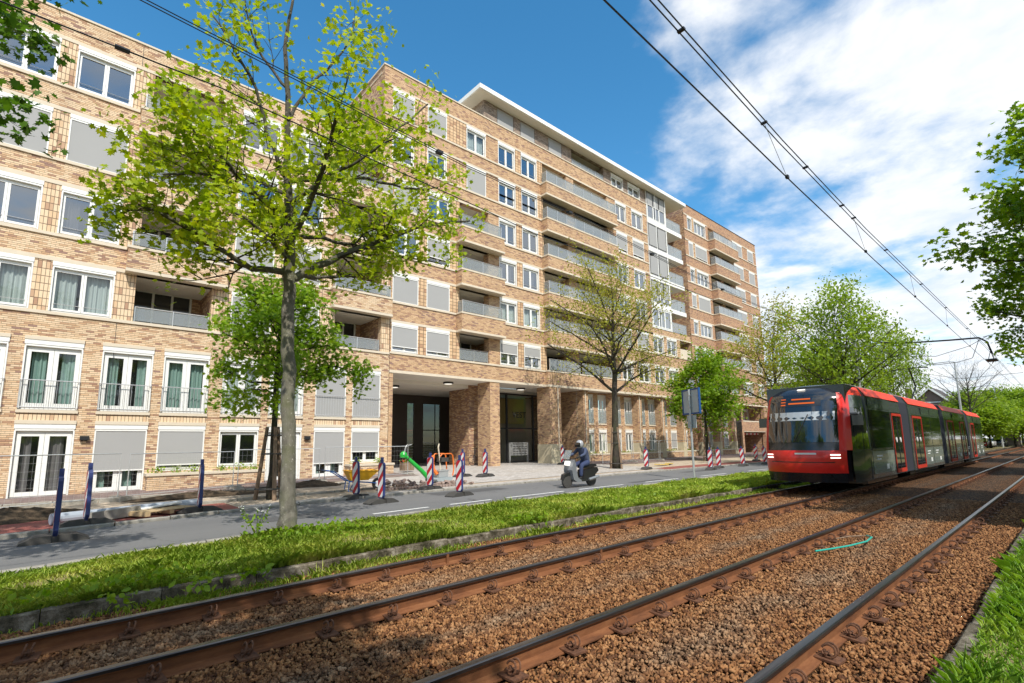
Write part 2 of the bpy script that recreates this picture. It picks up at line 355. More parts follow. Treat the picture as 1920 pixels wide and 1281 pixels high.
class Win:
    """counts and makes window-like parts"""
    def __init__(s, root): s.root = root
    def make(s, kind, x0, x1, z0, z1, y, shut=None, leaves=2, box=True, curtain=None, skyg=False, rod=True, label=None, bottom=0.07, railing=None, inset=0.09, door=False):
        ft = 0.055; yy = y+inset; boxh = 0.22 if box else 0.0
        f = MB(); zt = z1-(boxh if box else 0)
        f.box(x0, x0+ft, yy, yy+0.07, z0, zt); f.box(x1-ft, x1, yy, yy+0.07, z0, zt)
        f.box(x0+ft, x1-ft, yy, yy+0.07, zt-ft, zt); f.box(x0+ft, x1-ft, yy, yy+0.07, z0, z0+bottom)
        inner0, inner1 = x0+ft, x1-ft; w = (inner1-inner0)/leaves; st = 0.07 if not door else 0.13; panes = []
        for i in range(leaves):
            a, b_ = inner0+i*w+0.004, inner0+(i+1)*w-0.004; y2 = yy-0.02
            f.box(a, a+st, y2, yy+0.05, z0+bottom+0.003, zt-ft-0.003); f.box(b_-st, b_, y2, yy+0.05, z0+bottom+0.003, zt-ft-0.003)
            f.box(a+st, b_-st, y2, yy+0.05, zt-ft-st, zt-ft-0.003); f.box(a+st, b_-st, y2, yy+0.05, z0+bottom+0.003, z0+bottom+st*1.1)
            panes.append((a+st, b_-st, z0+bottom+st*1.1, zt-ft-st))
        fr = f.build(kind, 'white_frame', s.root)
        if label: fr['label'] = label
        if box:
            bx = MB(); bx.box(x0-0.01, x1+0.01, y-0.035, y+0.10, z1-boxh+0.07, z1-0.002); bx.box(x0+0.01, x1-0.01, y-0.02, y+0.09, z1-boxh-0.0, z1-boxh+0.068)
            bx.box(x0+0.0, x0+0.045, y-0.022, y+0.03, z0+0.02, z1-boxh-0.002); bx.box(x1-0.045, x1, y-0.022, y+0.03, z0+0.02, z1-boxh-0.002)
            bx.build('screen_box', 'white_frame', fr)
        if rod:
            rd = MB(); zr = z0+0.30
            for (a, b_, c, d_) in panes: rd.tube([(a-0.02, y+0.045, zr), (b_+0.02, y+0.045, zr)], 0.011, 5)
            rd.build('guard_rod', 'alu', fr)
        if shut != 1:
            p = MB()
            for (a, b_, c, d_) in panes: p.quad((a, yy+0.02, c), (b_, yy+0.02, c), (b_, yy+0.02, d_), (a, yy+0.02, d_))
            p.build('pane', 'glass_sky' if skyg else 'glass', fr)
            if curtain:
                c = MB(); n = 24; segs = curtain[1] if len(curtain) > 1 else [(0, 1)]
                for (u0, u1) in segs:
                    A, B_ = x0+0.05+(x1-x0-0.1)*u0, x0+0.05+(x1-x0-0.1)*u1; nn = max(6, int(n*(u1-u0)*(x1-x0)))
                    ph = random.random()*6
                    top = [(A+(B_-A)*i/nn, yy+0.19+0.035*math.sin(i*1.9+ph)+0.02*math.sin(i*0.7)) for i in range(nn+1)]
                    for i in range(nn):
                        c.quad((top[i][0], top[i][1], z0+0.06), (top[i+1][0], top[i+1][1], z0+0.06), (top[i+1][0], top[i+1][1]+0.01, zt-0.05), (top[i][0], top[i][1]+0.01, zt-0.05))
                c.build('curtain', curtain[0], fr, smooth=True)
        if shut:
            zb = zt-(zt-z0)*shut + (0.03 if shut == 1 else 0); m_ = MB(); m_.box(x0+0.046, x1-0.046, y+0.0, y+0.012, zb, zt+0.0)
            m_.build('sun_screen', 'screen', fr)
            m2 = MB(); m2.box(x0+0.046, x1-0.046, y-0.014, y+0.02, zb-0.045, zb-0.002); m2.build('screen_bar', 'white_frame', fr)
        if railing == 'bars':
            r = MB(); zt2 = z0+1.0; yr = y-0.07; n = int((x1-x0)/0.115)
            r.tube([(x0-0.01, y+0.02, zt2), (x0-0.01, yr, zt2), (x1+0.01, yr, zt2), (x1+0.01, y+0.02, zt2)], 0.016, 5)
            r.tube([(x0-0.01, y+0.02, z0+0.07), (x0-0.01, yr, z0+0.07), (x1+0.01, yr, z0+0.07), (x1+0.01, y+0.02, z0+0.07)], 0.014, 5)
            for i in range(n+1):
                xx = x0+(x1-x0)*i/n; r.tube([(xx, yr, z0+0.08), (xx, yr, zt2)], 0.0075, 4)
            r.build('railing', 'alu', fr)
        if railing == 'glass':
            r = MB(); r.box(x0+0.02, x1-0.02, y-0.06, y-0.05, z0+0.05, z0+1.0); ra = r.build('glass_panel', 'rail_glass', fr)
            r = MB(); r.tube([(x0, y-0.055, z0+1.01), (x1, y-0.055, z0+1.01)], 0.016, 5); r.build('railing', 'alu', fr)
        return fr

def glass_rail(root, x0, x1, y, z, h=1.02, returns=None, n=None):
    """glass balustrade with posts and a top rail standing on a parapet; returns=(left,right) depth of side returns"""
    r = MB(); n = n or max(2, round((x1-x0)/1.25))
    g = MB(); h0 = 0.07
    for i in range(n):
        a = x0+(x1-x0)*i/n+0.025; b_ = x0+(x1-x0)*(i+1)/n-0.025; g.box(a, b_, y-0.006, y+0.006, z+h0, z+h-0.03)
    rr = returns or (0, 0)
    for d_, xx in ((rr[0], x0), (rr[1], x1)):
        if d_: g.box(xx-0.006, xx+0.006, y+0.03, y+d_, z+h0, z+h-0.03)
    for i in range(n+1):
        xx = x0+(x1-x0)*i/n; r.box(xx-0.02, xx+0.02, y-0.03, y+0.03, z, z+h)
    pts = [(x0, y, z+h), (x1, y, z+h)]
    if rr[0]: pts = [(x0, y+rr[0], z+h)] + pts
    if rr[1]: pts = pts + [(x1, y+rr[1], z+h)]
    r.tube(pts, 0.024, 6)
    o = r.build('balustrade', 'alu', root); g.build('glass_panel', 'rail_glass', o); return o

def loggia(_unused, root, x0, x1, zf, zc, y, depth=2.1, door=True, mat_side=1, mat_back=1):
    """recess behind an opening: side walls, back wall with sliding doors, soffit and floor"""
    e = y+depth; mb_in = MB()
    mb_in.quad((x0, y, zf), (x0, e, zf), (x0, e, zc), (x0, y, zc), 0); mb_in.quad((x1, e, zf), (x1, y, zf), (x1, y, zc), (x1, e, zc), 0)
    mb_in.quad((x0, y, zc), (x0, e, zc), (x1, e, zc), (x1, y, zc), 1); mb_in.quad((x0, e, zf), (x0, y, zf), (x1, y, zf), (x1, e, zf), 1)
    mb_in.quad((x0, e, zf), (x1, e, zf), (x1, e, zc), (x0, e, zc), 0)
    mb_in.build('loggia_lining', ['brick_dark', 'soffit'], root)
    if door:
        f = MB(); w = x1-x0; xa, xb = x0+0.12, x1-0.15*w; h = 2.38; n = 3 if w > 2 else 2; yy = e-0.06
        f.box(xa, xb, yy, e-0.003, zf+h-0.07, zf+h); 
        for i in range(n+1):
            xx = xa+(xb-xa)*i/n; f.box(xx-0.04, xx+0.04, yy-0.01, e-0.004, zf+0.05, zf+h-0.07)
        fr = f.build('sliding_door', 'white_frame', root)
        p = MB()
        for i in range(n): p.quad((xa+(xb-xa)*i/n+0.05, yy+0.02, zf+0.05), (xa+(xb-xa)*(i+1)/n-0.05, yy+0.02, zf+0.05), (xa+(xb-xa)*(i+1)/n-0.05, yy+0.02, zf+h-0.07), (xa+(xb-xa)*i/n+0.05, yy+0.02, zf+h-0.07))
        p.build('pane', 'door_glass', fr)
b = NB('door_glass'); b.bsdf(b.mix(b.noise(1.2, 3), (0.012, 0.013, 0.013), (0.06, 0.065, 0.065)), 0.04, 0, 0.6)

def split_boxes(mb, name, mat, parent):
    for i in range(0, len(mb.v), 8):
        q = MB(); q.v = mb.v[i:i+8]; q.f = [tuple(j-i for j in f) for f in mb.f[i//8*6:i//8*6+6]]; q.mi = [0]*6; q.build(name, mat, parent)
# ---- low block ------------------------------------------------------
low = thing('apartment_block', 'lower five storey yellow brick apartment block at the left with white windows', 'apartment building', (0, 0, 0), 0, None)
W = Win(low)
XL, XB = -15.0, 12.68
Lk = [8.17, 11.03, 13.9, 16.74]; Sk = [6.33, 9.2, 12.04, 14.97]; RF = 17.88
skin = MB(); holes = []; stk = MB(); stone = MB(); inn = MB()
up_cols = [(-7.6, -5.83), (-5.35, -3.58), (-2.97, -1.2), (-0.70, 1.07), (5.07, 6.72), (7.12, 8.88)]
logg = [(1.72, 4.33), (9.66, 12.17)]
for k in range(4):
    for a, b_ in up_cols: holes.append((a, b_, Sk[k], Lk[k]))
    for a, b_ in logg: holes.append((a, b_, Sk[k]-0.02, Lk[k], 0.3))
f1 = [(-6.7, -5.2), (-5.0, -3.5), (-3.1, -1.56), (-1.17, 0.38), (0.93, 2.49), (2.84, 4.42), (4.94, 6.46), (6.81, 8.30), (8.87, 10.36), (10.71, 12.20)]
for a, b_ in f1: holes.append((a, b_, 2.86, 5.27))
gz = {3: -0.12, 4: -0.1, 5: 0.62, 6: 0.68, 7: -0.02, 8: 0.02, 9: 0.66}
for i, (a, b_) in enumerate(f1): holes.append((a, b_, gz.get(i, -0.12), 2.36))
wall_panel(skin, XL, XB, -0.5, RF, D, holes, 0.16, 0)
# side, roof, back
skin.quad((XL, D+12, -0.5), (XL, D, -0.5), (XL, D, RF), (XL, D+12, RF)); skin.quad((XB, D+0.16, 0), (XB, D+6.6, 0), (XB, D+6.6, 5.28), (XB, D+0.16, 5.28))
skin.quad((XL, D+12, -0.5), (XL, D+12, RF), (XB, D+12, RF), (XB, D+12, -0.5))
skin.build('wall', 'brick_low', low)
rf = MB(); rf.box(XL, 12.04, D+0.3, D+12, RF-0.35, RF-0.30); rf.box(XL, 12.04, D-0.04, D+0.28, RF-0.02, RF+0.06); rf.build('roof', ['stone'], low)
# interior shell behind the windows
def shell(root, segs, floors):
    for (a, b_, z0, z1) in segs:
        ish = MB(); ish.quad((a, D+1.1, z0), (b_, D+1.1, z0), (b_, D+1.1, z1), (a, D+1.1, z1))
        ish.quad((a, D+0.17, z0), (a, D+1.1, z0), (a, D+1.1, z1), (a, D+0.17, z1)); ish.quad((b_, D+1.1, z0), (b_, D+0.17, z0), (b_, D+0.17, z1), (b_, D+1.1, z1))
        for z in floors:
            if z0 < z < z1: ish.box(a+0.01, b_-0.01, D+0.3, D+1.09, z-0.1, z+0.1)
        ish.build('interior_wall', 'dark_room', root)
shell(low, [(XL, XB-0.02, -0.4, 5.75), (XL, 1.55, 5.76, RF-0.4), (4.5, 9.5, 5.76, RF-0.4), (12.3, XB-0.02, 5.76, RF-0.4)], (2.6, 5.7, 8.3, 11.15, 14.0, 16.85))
# stone bands (continuous) and sills
for k in range(4):
    for a, b_ in ((XL, logg[0][0]-0.34), (logg[0][1]+0.48, logg[1][0]-0.25), (logg[1][1]+0.45, XB-0.01)) if k else ((XL, XB-0.01),):
        stone.box(a, b_, D-0.05, D+0.1, Sk[k]-0.11, Sk[k]-0.001)
        if k: stone.box(a, b_, D-0.035, D+0.1, Lk[k-1]+0.001, Lk[k-1]+0.15)
stone.box(XL, XB-0.01, D-0.035, D+0.1, Lk[3]+0.001, Lk[3]+0.13)
for i, (a, b_) in enumerate(f1):
    stone.box(a-0.03, b_+0.03, D-0.06, D+0.1, 2.75, 2.858)
    stone.box(a-0.02, b_+0.02, D-0.05, D+0.08, 2.37, 2.50); stone.box(a-0.02, b_+0.02, D-0.05, D+0.08, 5.275, 5.40)
stone.build('stone_band', 'stone', low)
for a, b_ in f1: stk.box(a, b_, D-0.012, D+0.05, 2.50, 2.75)
for k in range(4):
    for a, b_ in ((-3.58, -2.97), (-1.2, -0.70), (1.07, 1.72), (4.33, 5.07), (6.72, 7.12), (8.88, 9.66), (12.17, 12.67)):
        stk.box(a+0.002, b_-0.002, D-0.012, D+0.03, Sk[k]+0.002, Lk[k]-0.002)
split_boxes(stk, 'pier_cladding', 'stack_brick', low)
# windows
shuts = {(0, 0): 0.0}
cur = {0: ('curtain_white', [(0, 0.42), (0.45, 1)])}
spec_up = {(3, 2): 1, (3, 4): 0, (1, 4): 1, (1, 5): 1, (3, 2): 0, (2, 2): 1, (2, 3): 1, (0, 4): 1, (0, 5): 1, (2, 4): 0, (3, 5): 0}
for k in range(4):
    for i, (a, b_) in enumerate(up_cols):
        sh = spec_up.get((k, i), 0)
        cu = ('curtain_white', [(0.03, 0.40), (0.52, 0.98)]) if k == 0 and i in (2, 3) else (('curtain_grey', [(0.1, 0.3)]) if k == 1 and i == 3 else None)
        W.make('window', a, b_, Sk[k], Lk[k]-0.0, D, shut=sh or None, skyg=(k > 0), curtain=cu)
for i, (a, b_) in enumerate(f1):
    sh = {8: 1, 9: 1}.get(i); cu = {3: ('curtain_green', [(0.12, 0.40), (0.66, 0.9)]), 4: ('curtain_green', [(0.1, 0.32), (0.72, 0.9)]), 5: ('curtain_green', [(0.08, 0.9)]), 6: ('curtain_white', [(0.05, 0.95)]), 7: ('curtain_white', [(0.05, 0.95)])}.get(i, ('curtain_green', [(0.05, 0.3)]))
    W.make('french_door', a, b_, 2.87, 5.27, D, shut=sh, curtain=cu, railing='bars', rod=False, door=True)
gs = {4: 0.63, 5: 0.83, 8: 0.67, 9: 0.62}
for i, (a, b_) in enumerate(f1):
    isd = i in (0, 1, 2, 3, 4, 7, 8)
    cu = ('curtain_grey', [(0.1, 0.28), (0.6, 0.86)]) if i == 3 else (('curtain_green', [(0.08, 0.25), (0.6, 0.8)]) if i in (4, 8) else None)
    W.make('patio_door' if isd else 'ground_window', a, b_, gz.get(i, -0.12)+0.0, 2.36, D, shut=gs.get(i), curtain=cu, rod=False, door=isd)
# loggias
for j, (a, b_) in enumerate(logg):
    for k in range(4):
        loggia(inn, low, a, b_, Sk[k]-0.5, Lk[k]+0.003, D+0.3)
        if k:
            x0, x1 = (1.36, 4.80) if j == 0 else (9.40, 12.60); pr = 0.40
            p = MB(); p.box(x0, x1, D-pr, D-0.003, Lk[k-1]+0.12, Sk[k]-0.10); bal = p.build('balcony', 'brick_low', low)
            p = MB(); p.box(x0-0.03, x1+0.03, D-pr-0.03, D+0.31, Sk[k]-0.10, Sk[k]); p.box(x0-0.02, x1+0.02, D-pr-0.02, D+0.302, Lk[k-1]+0.0, Lk[k-1]+0.12); p.build('stone_band', 'stone', bal)
            glass_rail(bal, x0+0.12, x1-0.12, D-pr+0.08, Sk[k], 0.62 if 0 else 0.60, returns=(0.3, 0.3))
        else: glass_rail(low, a+0.05, b_-0.05, D+0.12, Sk[0], 0.60)

for x, z0, z1 in ((1.25, 2.95, 6.2), (1.25, 15.1, 17.8), (9.2, 17.0, 17.8), (9.02, 8.4, 9.1)):
    m_ = MB(); m_.box(x-0.008, x+0.008, D-0.004, D+0.01, z0, z1); m_.build('expansion_joint', 'dark_metal', low)
# wall lamps
for x in (0.66, 8.56):
    m_ = MB(); m_.box(x-0.13, x+0.13, D-0.13, D-0.002, 1.82, 1.96); m_.box(x-0.09, x+0.09, D-0.10, D-0.02, 1.79, 1.82); tag(m_.build('wall_lamp', 'dark_metal', low))
# ---- tall block -----------------------------------------------------
tall = thing('apartment_tower_block', 'tall orange brick apartment block with overhanging white roof and long balconies', 'apartment building', (0, 0, 0))
W = Win(tall)
Lt = [8.0, 10.78, 13.5, 16.22, 18.95, 21.62]; St = [6.40, 9.17, 11.82, 14.52, 17.25, 19.96]; RT = 22.82
XA, XW = 12.70, 44.70
holes = []; wins = []
def addw(k, a, b_, **kw): holes.append((a, b_, St[k], Lt[k])); wins.append((k, a, b_, kw))
for k in range(4):
    addw(k, 12.79, 14.40, shut=1 if k in (1, 3) else (0.76 if k == 0 else None), skyg=True)
    addw(k, 14.95, 16.53, shut=1 if k in (1,) else (0.78 if k == 0 else (0.7 if k == 2 else None)), skyg=True)
    holes.append((17.27, 20.38, St[k]-0.02, Lt[k], 0.3))
for k in (4, 5):
    addw(k, 12.60, 14.0, shut=1 if k == 5 else None, skyg=True)
    addw(k, 14.90, 16.29, shut=1 if k == 5 else None, skyg=True)
    addw(k, 17.80, 19.37, shut=1 if k == 4 else None, curtain=('curtain_white', [(0.02, 0.98)]) if k == 5 else None)
for k in range(6):
    kw = dict(skyg=True)
    if k == 0: kw['shut'] = 0.42
    if k == 1: kw = dict(curtain=('curtain_white', [(0, 1)]))
    if k == 2: kw['curtain'] = ('curtain_grey', [(0.6, 0.9)])
    addw(k, 20.44, 21.96, **kw); addw(k, 22.54, 24.08, **kw)
    holes.append((24.68, 33.10, St[k]-0.02, Lt[k], 0.3))
    kw = dict(skyg=True)
    if k in (1, 4): kw['shut'] = 0.8
    addw(k, 33.42, 34.93, **kw); addw(k, 35.74, 37.44, **kw)
for k in (0, 1):
    addw(k, 38.15, 39.84, skyg=True); addw(k, 40.37, 42.04, skyg=True); holes.append((42.68, 44.68, St[k]-0.02, Lt[k], 0.3))
# ground zone openings
holes += [(12.93, 28.40, -0.4, 5.27, 0)]
cols = [28.40, 31.85, 35.30, 38.75, 42.20]
holes.append((28.40, 44.9, -0.4, 5.27, 0))
holes.append((38.16, 44.70, 11.40, 17.9, 0.02))
skin = MB()
wall_panel(skin, XA, XW, -0.4, 17.9, D, [h for h in holes], 0.16, 0)
wall_panel(skin, 12.05, 38.16, 17.9, RT, D, holes, 0.16, 0)
wall_panel(skin, 12.05, 12.70, 17.9, 17.901, D, [], 0.16, 0)
skin.quad((12.05, D+14, 17.5), (12.05, D, 17.5), (12.05, D, RT), (12.05, D+14, RT), 1)
skin.build('wall', ['brick_tall', 'brick_dark'], tall)
# cut region for the glazed bay: X 38.16..44.7 above k=2 is open; a brick return closes it
W = Win(tall)
for k, a, b_, kw in wins:
    if 'shut' in kw and kw['shut'] is None: kw.pop('shut')
    W.make('window', a, b_, St[k], Lt[k], D, **kw)
inn = MB(); stone = MB(); stk = MB()
rf = MB(); rf.box(12.02, 44.6, D+0.3, D+14, RT-0.4, RT-0.35); rf.box(12.0, 38.2, D-0.04, D+0.28, RT-0.02, RT+0.06); rf.box(12.0, 12.28, D+0.282, D+14, RT-0.02, RT+0.06)
rf.build('parapet_cap', 'stone', tall)
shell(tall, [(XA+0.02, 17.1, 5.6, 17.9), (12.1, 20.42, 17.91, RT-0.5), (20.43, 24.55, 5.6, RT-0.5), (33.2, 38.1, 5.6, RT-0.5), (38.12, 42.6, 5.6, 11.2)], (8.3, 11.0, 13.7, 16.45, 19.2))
for k in range(6):
    segs = [(XA if k < 4 else 12.06, 16.98), (20.38, 24.44), (32.82, 38.16)] if 0 < k < 4 else ([(12.06, 24.44), (32.82, 38.16)] if k >= 4 else [(XA, 24.5)])
    if k in (1,): segs[-1] = (32.82, XW)
    for a, b_ in segs: stone.box(a, b_, D-0.05, D+0.1, St[k]-0.11, St[k]-0.001)
    if k > 0:
        for a, b_ in segs: stone.box(a, b_, D-0.035, D+0.1, Lt[k-1]+0.001, Lt[k-1]+0.13)
stone.box(12.06, 38.16, D-0.035, D+0.1, Lt[5]+0.001, Lt[5]+0.13)
stone.box(32.82, XW, D-0.035, D+0.1, Lt[1]+0.001, Lt[1]+0.12)
stone.box(XA, 24.5, D-0.04, D+0.12, 5.272, 5.42)
stone.build('stone_band', 'stone', tall)
for k in range(6):
    ps = [(14.40, 14.95), (16.53, 17.26), (21.96, 22.54), (24.08, 24.66), (34.93, 35.74)] if k < 4 else [(16.29, 17.80), (14.0, 14.9), (21.96, 22.54), (24.08, 24.66), (34.93, 35.74)]
    if k < 2: ps += [(37.44, 38.15), (39.84, 40.37), (42.04, 42.66)]
    for a, b_ in ps: stk.box(a+0.003, b_-0.003, D-0.012, D+0.03, St[k]+0.002, Lt[k]-0.002)
split_boxes(stk, 'pier_cladding', 'stack_tall', tall)
# loggias and projecting balconies
for k in range(6):
    if k < 4:
        loggia(inn, tall, 17.27, 20.38, St[k]-0.5, Lt[k]+0.003, D+0.3)
        pier = MB(); pier.box(19.55, 20.376, D+0.0, D+0.5, St[k], Lt[k]); 
        if k: pier.build('pier', 'brick_tall', tall)
        else: pier.build('pier', 'brick_tall', tall)
        if k:
            p = MB(); p.box(17.0, 20.40, D-0.60, D-0.003, Lt[k-1]+0.12, St[k]-0.10); bal = p.build('balcony', 'brick_tall', tall)
            p = MB(); p.box(16.97, 20.43, D-0.63, D+0.3, St[k]-0.10, St[k]); p.box(16.97, 20.42, D-0.62, D+0.3, Lt[k-1]+0.0, Lt[k-1]+0.12); p.build('stone_band', 'stone', bal)
            glass_rail(bal, 17.12, 20.2, D-0.5, St[k], 0.72, returns=(0.45, 0.3))
        else: glass_rail(tall, 17.35, 19.5, D+0.12, St[0], 0.72)
    loggia(inn, tall, 24.68, 33.10, St[k]-0.5, Lt[k]+0.003, D+0.3)
    pier = MB(); pier.box(27.30, 28.14, D+0.02, D+0.8, St[k], Lt[k]); pier.box(32.30, 33.09, D+0.02, D+0.8, St[k], Lt[k]); split_boxes(pier, 'pier', 'brick_tall', tall)
    dv = MB(); dv.box(28.35, 28.45, D+0.8, D+2.35, St[k]-0.4, Lt[k]); dv.build('divider_wall', 'brick_dark', tall)
    if k:
        p = MB(); p.box(24.45, 32.80, D-0.60, D-0.003, Lt[k-1]+0.12, St[k]-0.10); bal = p.build('balcony', 'brick_tall', tall)
        p = MB(); p.box(24.42, 32.83, D-0.63, D+0.3, St[k]-0.10, St[k]); p.box(24.43, 32.82, D-0.62, D+0.3, Lt[k-1]+0.0, Lt[k-1]+0.12); p.build('stone_band', 'stone', bal)
        glass_rail(bal, 24.58, 32.68, D-0.5, St[k], 0.82, returns=(0.45, 0.45), n=8)
# the first-floor parapet steps out over the colonnade
p = MB(); p.box(24.5, 44.8, D-0.28, D-0.003, 5.42, St[0]-0.10); bal = p.build('balcony', 'brick_tall', tall)
p = MB(); p.box(24.47, 44.83, D-0.31, D+0.3, St[0]-0.10, St[0]); p.box(24.48, 44.82, D-0.30, D+0.0, 5.27, 5.42); p.build('stone_band', 'stone', bal)
glass_rail(bal, 24.8, 28.0, D-0.15, St[0], 0.82, n=3); glass_rail(bal, 28.3, 32.9, D-0.15, St[0], 0.82, n=4)
glass_rail(bal, 42.75, 44.6, D-0.15, St[0], 0.85, n=2)
for k in (0, 1): loggia(inn, tall, 42.68, 44.68, St[k]-0.4, Lt[k]+0.003, D+0.3, depth=1.6)
p = MB(); p.box(42.72, 44.64, D+0.03, D+0.06, St[1]+0.02, St[1]+0.85); o = p.build('balcony_screen', 'stone', tall)
# glazed bay and open balconies above it
bz = [11.42, 13.22, 15.82, 18.46, 21.10]
for i, z in enumerate(bz[1:]):
    p = MB(); p.box(38.17, 44.10, D-0.08, D+2.2, z, z+0.38); sl = p.build('balcony_slab', 'white_render', tall)
    glass_rail(sl, 41.42, 44.02, D+0.03, z+0.38, 1.05, returns=(0, 1.7), n=2)
glass_rail(tall, 41.42, 44.02, D+0.03, 11.38, 1.0, n=2)
inn.quad((38.17, D+2.2, 11.3), (44.72, D+2.2, 11.3), (44.72, D+2.2, 24.2), (38.17, D+2.2, 24.2), 0)
tops = [13.22, 15.82, 18.46, 21.10, 24.16]; bots = [11.42, 13.60, 16.20, 18.84, 21.48]
shutk = {0: None, 1: 0.66, 2: 1, 3: 1, 4: 0.48}
for i in range(5):
    fr = W.make('bay_window', 38.20, 41.26, bots[i]+0.005, tops[i]-0.005, D-0.06, leaves=3 if i in (0, 4, 1) else 2, shut=shutk[i], box=False, skyg=True, rod=(i != 0), curtain=('curtain_white', [(0, 1)]) if i == 0 else None, inset=0.02, bottom=0.12)
    post = MB(); post.box(39.55, 39.63, D-0.085, D-0.062, bots[i]+0.02, tops[i]-0.02); post.build('mullion', 'white_frame', fr)
    p = MB(); p.box(41.262, 41.38, D-0.06, D+2.19, bots[i], tops[i]-0.002); p.build('bay_side', 'white_render', tall)
    p = MB(); p.box(38.3, 41.2, D+1.0, D+1.05, bots[i], tops[i]-0.002); p.build('interior_wall', 'dark_room', tall)
    m_ = MB(); m_.tube([(43.6, D+1.2, bots[i]), (43.6, D+1.2, tops[i]-0.01)], 0.035, 6); m_.build('downpipe', 'galv', tall)
# penthouse
PX0, PX1, PZ0, PZ1, PY = 19.3, 38.18, RT+0.07, 24.155, D+0.06
ph = []; pw = [(20.44, 21.98, 1), (22.60, 24.06, 1), (25.47, 26.95, 1), (33.10, 34.76, None), (35.50, 37.32, None)]
for a, b_, s_ in pw: ph.append((a, b_, 22.9, 24.04))
ph.append((28.06, 32.10, 22.88, 24.14, 0.3))
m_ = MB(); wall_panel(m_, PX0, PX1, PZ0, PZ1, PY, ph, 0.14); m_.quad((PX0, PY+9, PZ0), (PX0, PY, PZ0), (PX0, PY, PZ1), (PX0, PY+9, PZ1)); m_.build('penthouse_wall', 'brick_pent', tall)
for a, b_, s_ in pw: W.make('penthouse_window', a, b_, 22.91, 24.04, PY, shut=s_, rod=False, box=(s_ is None), curtain=('curtain_white', [(0, 0.5)]) if not s_ else None)
ph2 = MB(); ph2.quad((28.0, PY+2.2, 22.5), (32.2, PY+2.2, 22.5), (32.2, PY+2.2, 24.15), (28.0, PY+2.2, 24.15)); ph2.quad((32.1, PY+2.2, 22.5), (32.1, PY+0.3, 22.5), (32.1, PY+0.3, 24.15), (32.1, PY+2.2, 24.15)); ph2.quad((28.06, PY+.3, 22.5), (28.06, PY+2.2, 22.5), (28.06, PY+2.2, 24.15), (28.06, PY+.3, 24.15))
ph2.build('terrace_wall', 'brick_pent', tall); glass_rail(tall, 28.15, 32.05, D+0.12, RT+0.06, 0.52, n=4)
ish = MB(); ish.quad((20, PY+1, 22.5), (28.0, PY+1, 22.5), (28.0, PY+1, 24.1), (20, PY+1, 24.1)); ish.quad((32.2, PY+1, 22.5), (38.0, PY+1, 22.5), (38.0, PY+1, 24.1), (32.2, PY+1, 24.1)); ish.build('interior_wall', 'dark_room', tall)
m_ = MB(); m_.box(18.45, 44.15, D-0.62, D+11, 24.16, 24.20, 1); m_.box(18.4, 44.2, D-0.67, D+11.05, 24.201, 24.50, 0); m_.build('flat_roof', ['roof_white', 'soffit'], tall)
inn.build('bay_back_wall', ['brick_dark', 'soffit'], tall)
# ---- passage and lobby ---------------------------------------------
PZ = 5.27; ps = MB()
ps.quad((12.93, D, -0.2), (12.93, D+7.0, -0.2), (12.93, D+7.0, PZ), (12.93, D, PZ), 0)
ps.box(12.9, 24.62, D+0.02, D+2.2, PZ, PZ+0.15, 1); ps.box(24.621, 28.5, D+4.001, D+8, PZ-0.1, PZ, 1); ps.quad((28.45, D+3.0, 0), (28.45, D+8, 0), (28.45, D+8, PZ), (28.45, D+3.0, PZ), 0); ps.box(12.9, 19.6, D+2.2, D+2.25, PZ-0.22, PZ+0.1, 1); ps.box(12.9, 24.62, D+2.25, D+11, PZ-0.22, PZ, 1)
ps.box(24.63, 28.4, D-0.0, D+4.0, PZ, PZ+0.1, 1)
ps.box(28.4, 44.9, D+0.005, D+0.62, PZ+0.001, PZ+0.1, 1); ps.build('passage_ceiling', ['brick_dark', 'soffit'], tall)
m_ = MB(); m_.box(19.59, 20.36, D-0.001, D+1.22, -0.3, PZ+0.001); m_.build('column', ['brick_tall'], tall)
m_ = MB(); m_.box(19.59, 20.36, D+2.13, D+4.3, -0.3, PZ+0.001); m_.build('column', ['brick_dark'], tall)
m_ = MB(); m_.box(24.62, 25.70, D-0.27, D+0.95, 1.42, PZ-0.0); m_.build('column', ['brick_tall'], tall)
m_ = MB(); m_.box(24.60, 25.72, D-0.29, D+0.97, -0.3, 1.42); m_.build('column_base', ['stone_base'], tall)
m_ = MB(); m_.quad((28.40, D+3.0, 0), (28.40, D+0.6, 0), (28.40, D+0.6, PZ), (28.40, D+3.0, PZ))
m_.build('passage_wall', 'brick_tall', tall)
# lobby glass behind the right opening
m_ = MB(); yg = D+3.0
for x in (20.4, 22.3, 23.6, 26.2, 28.3): m_.box(x-0.06, x+0.06, yg-0.06, yg+0.06, 0.1, PZ-0.23)
for z in (0.16, 2.55, 4.98): m_.box(20.46, 28.24, yg-0.05, yg+0.05, z-0.05, z+0.05)
lob = m_.build('lobby_front', 'dark_metal', tall)
m_ = MB(); m_.quad((20.4, yg, 0.1), (28.35, yg, 0.1), (28.35, yg, 5.0), (20.4, yg, 5.0)); m_.build('pane', 'lobby_glass', lob)
m_ = MB(); m_.box(22.52, 28.4, yg+2.4, yg+2.5, 0.1, 5); m_.build('lobby_wall', 'stone', tall)
def text(name, body, size, loc, rot, mat, parent=None, ext=0.006, align='CENTER'):
    c = bpy.data.curves.new(name, 'FONT'); c.body = body; c.size = size; c.extrude = ext; c.align_x = align; c.align_y = 'CENTER'
    o = bpy.data.objects.new(name, c); COL.objects.link(o)
    dg = bpy.context.evaluated_depsgraph_get(); me = bpy.data.meshes.new_from_object(o.evaluated_get(dg)); me.name = name
    bpy.data.objects.remove(o); me.materials.clear(); me.materials.append(MATS[mat])
    o = bpy.data.objects.new(name, me); COL.objects.link(o); o.location = loc; o.rotation_euler = rot
    if parent is not None: o.parent = parent
    return o
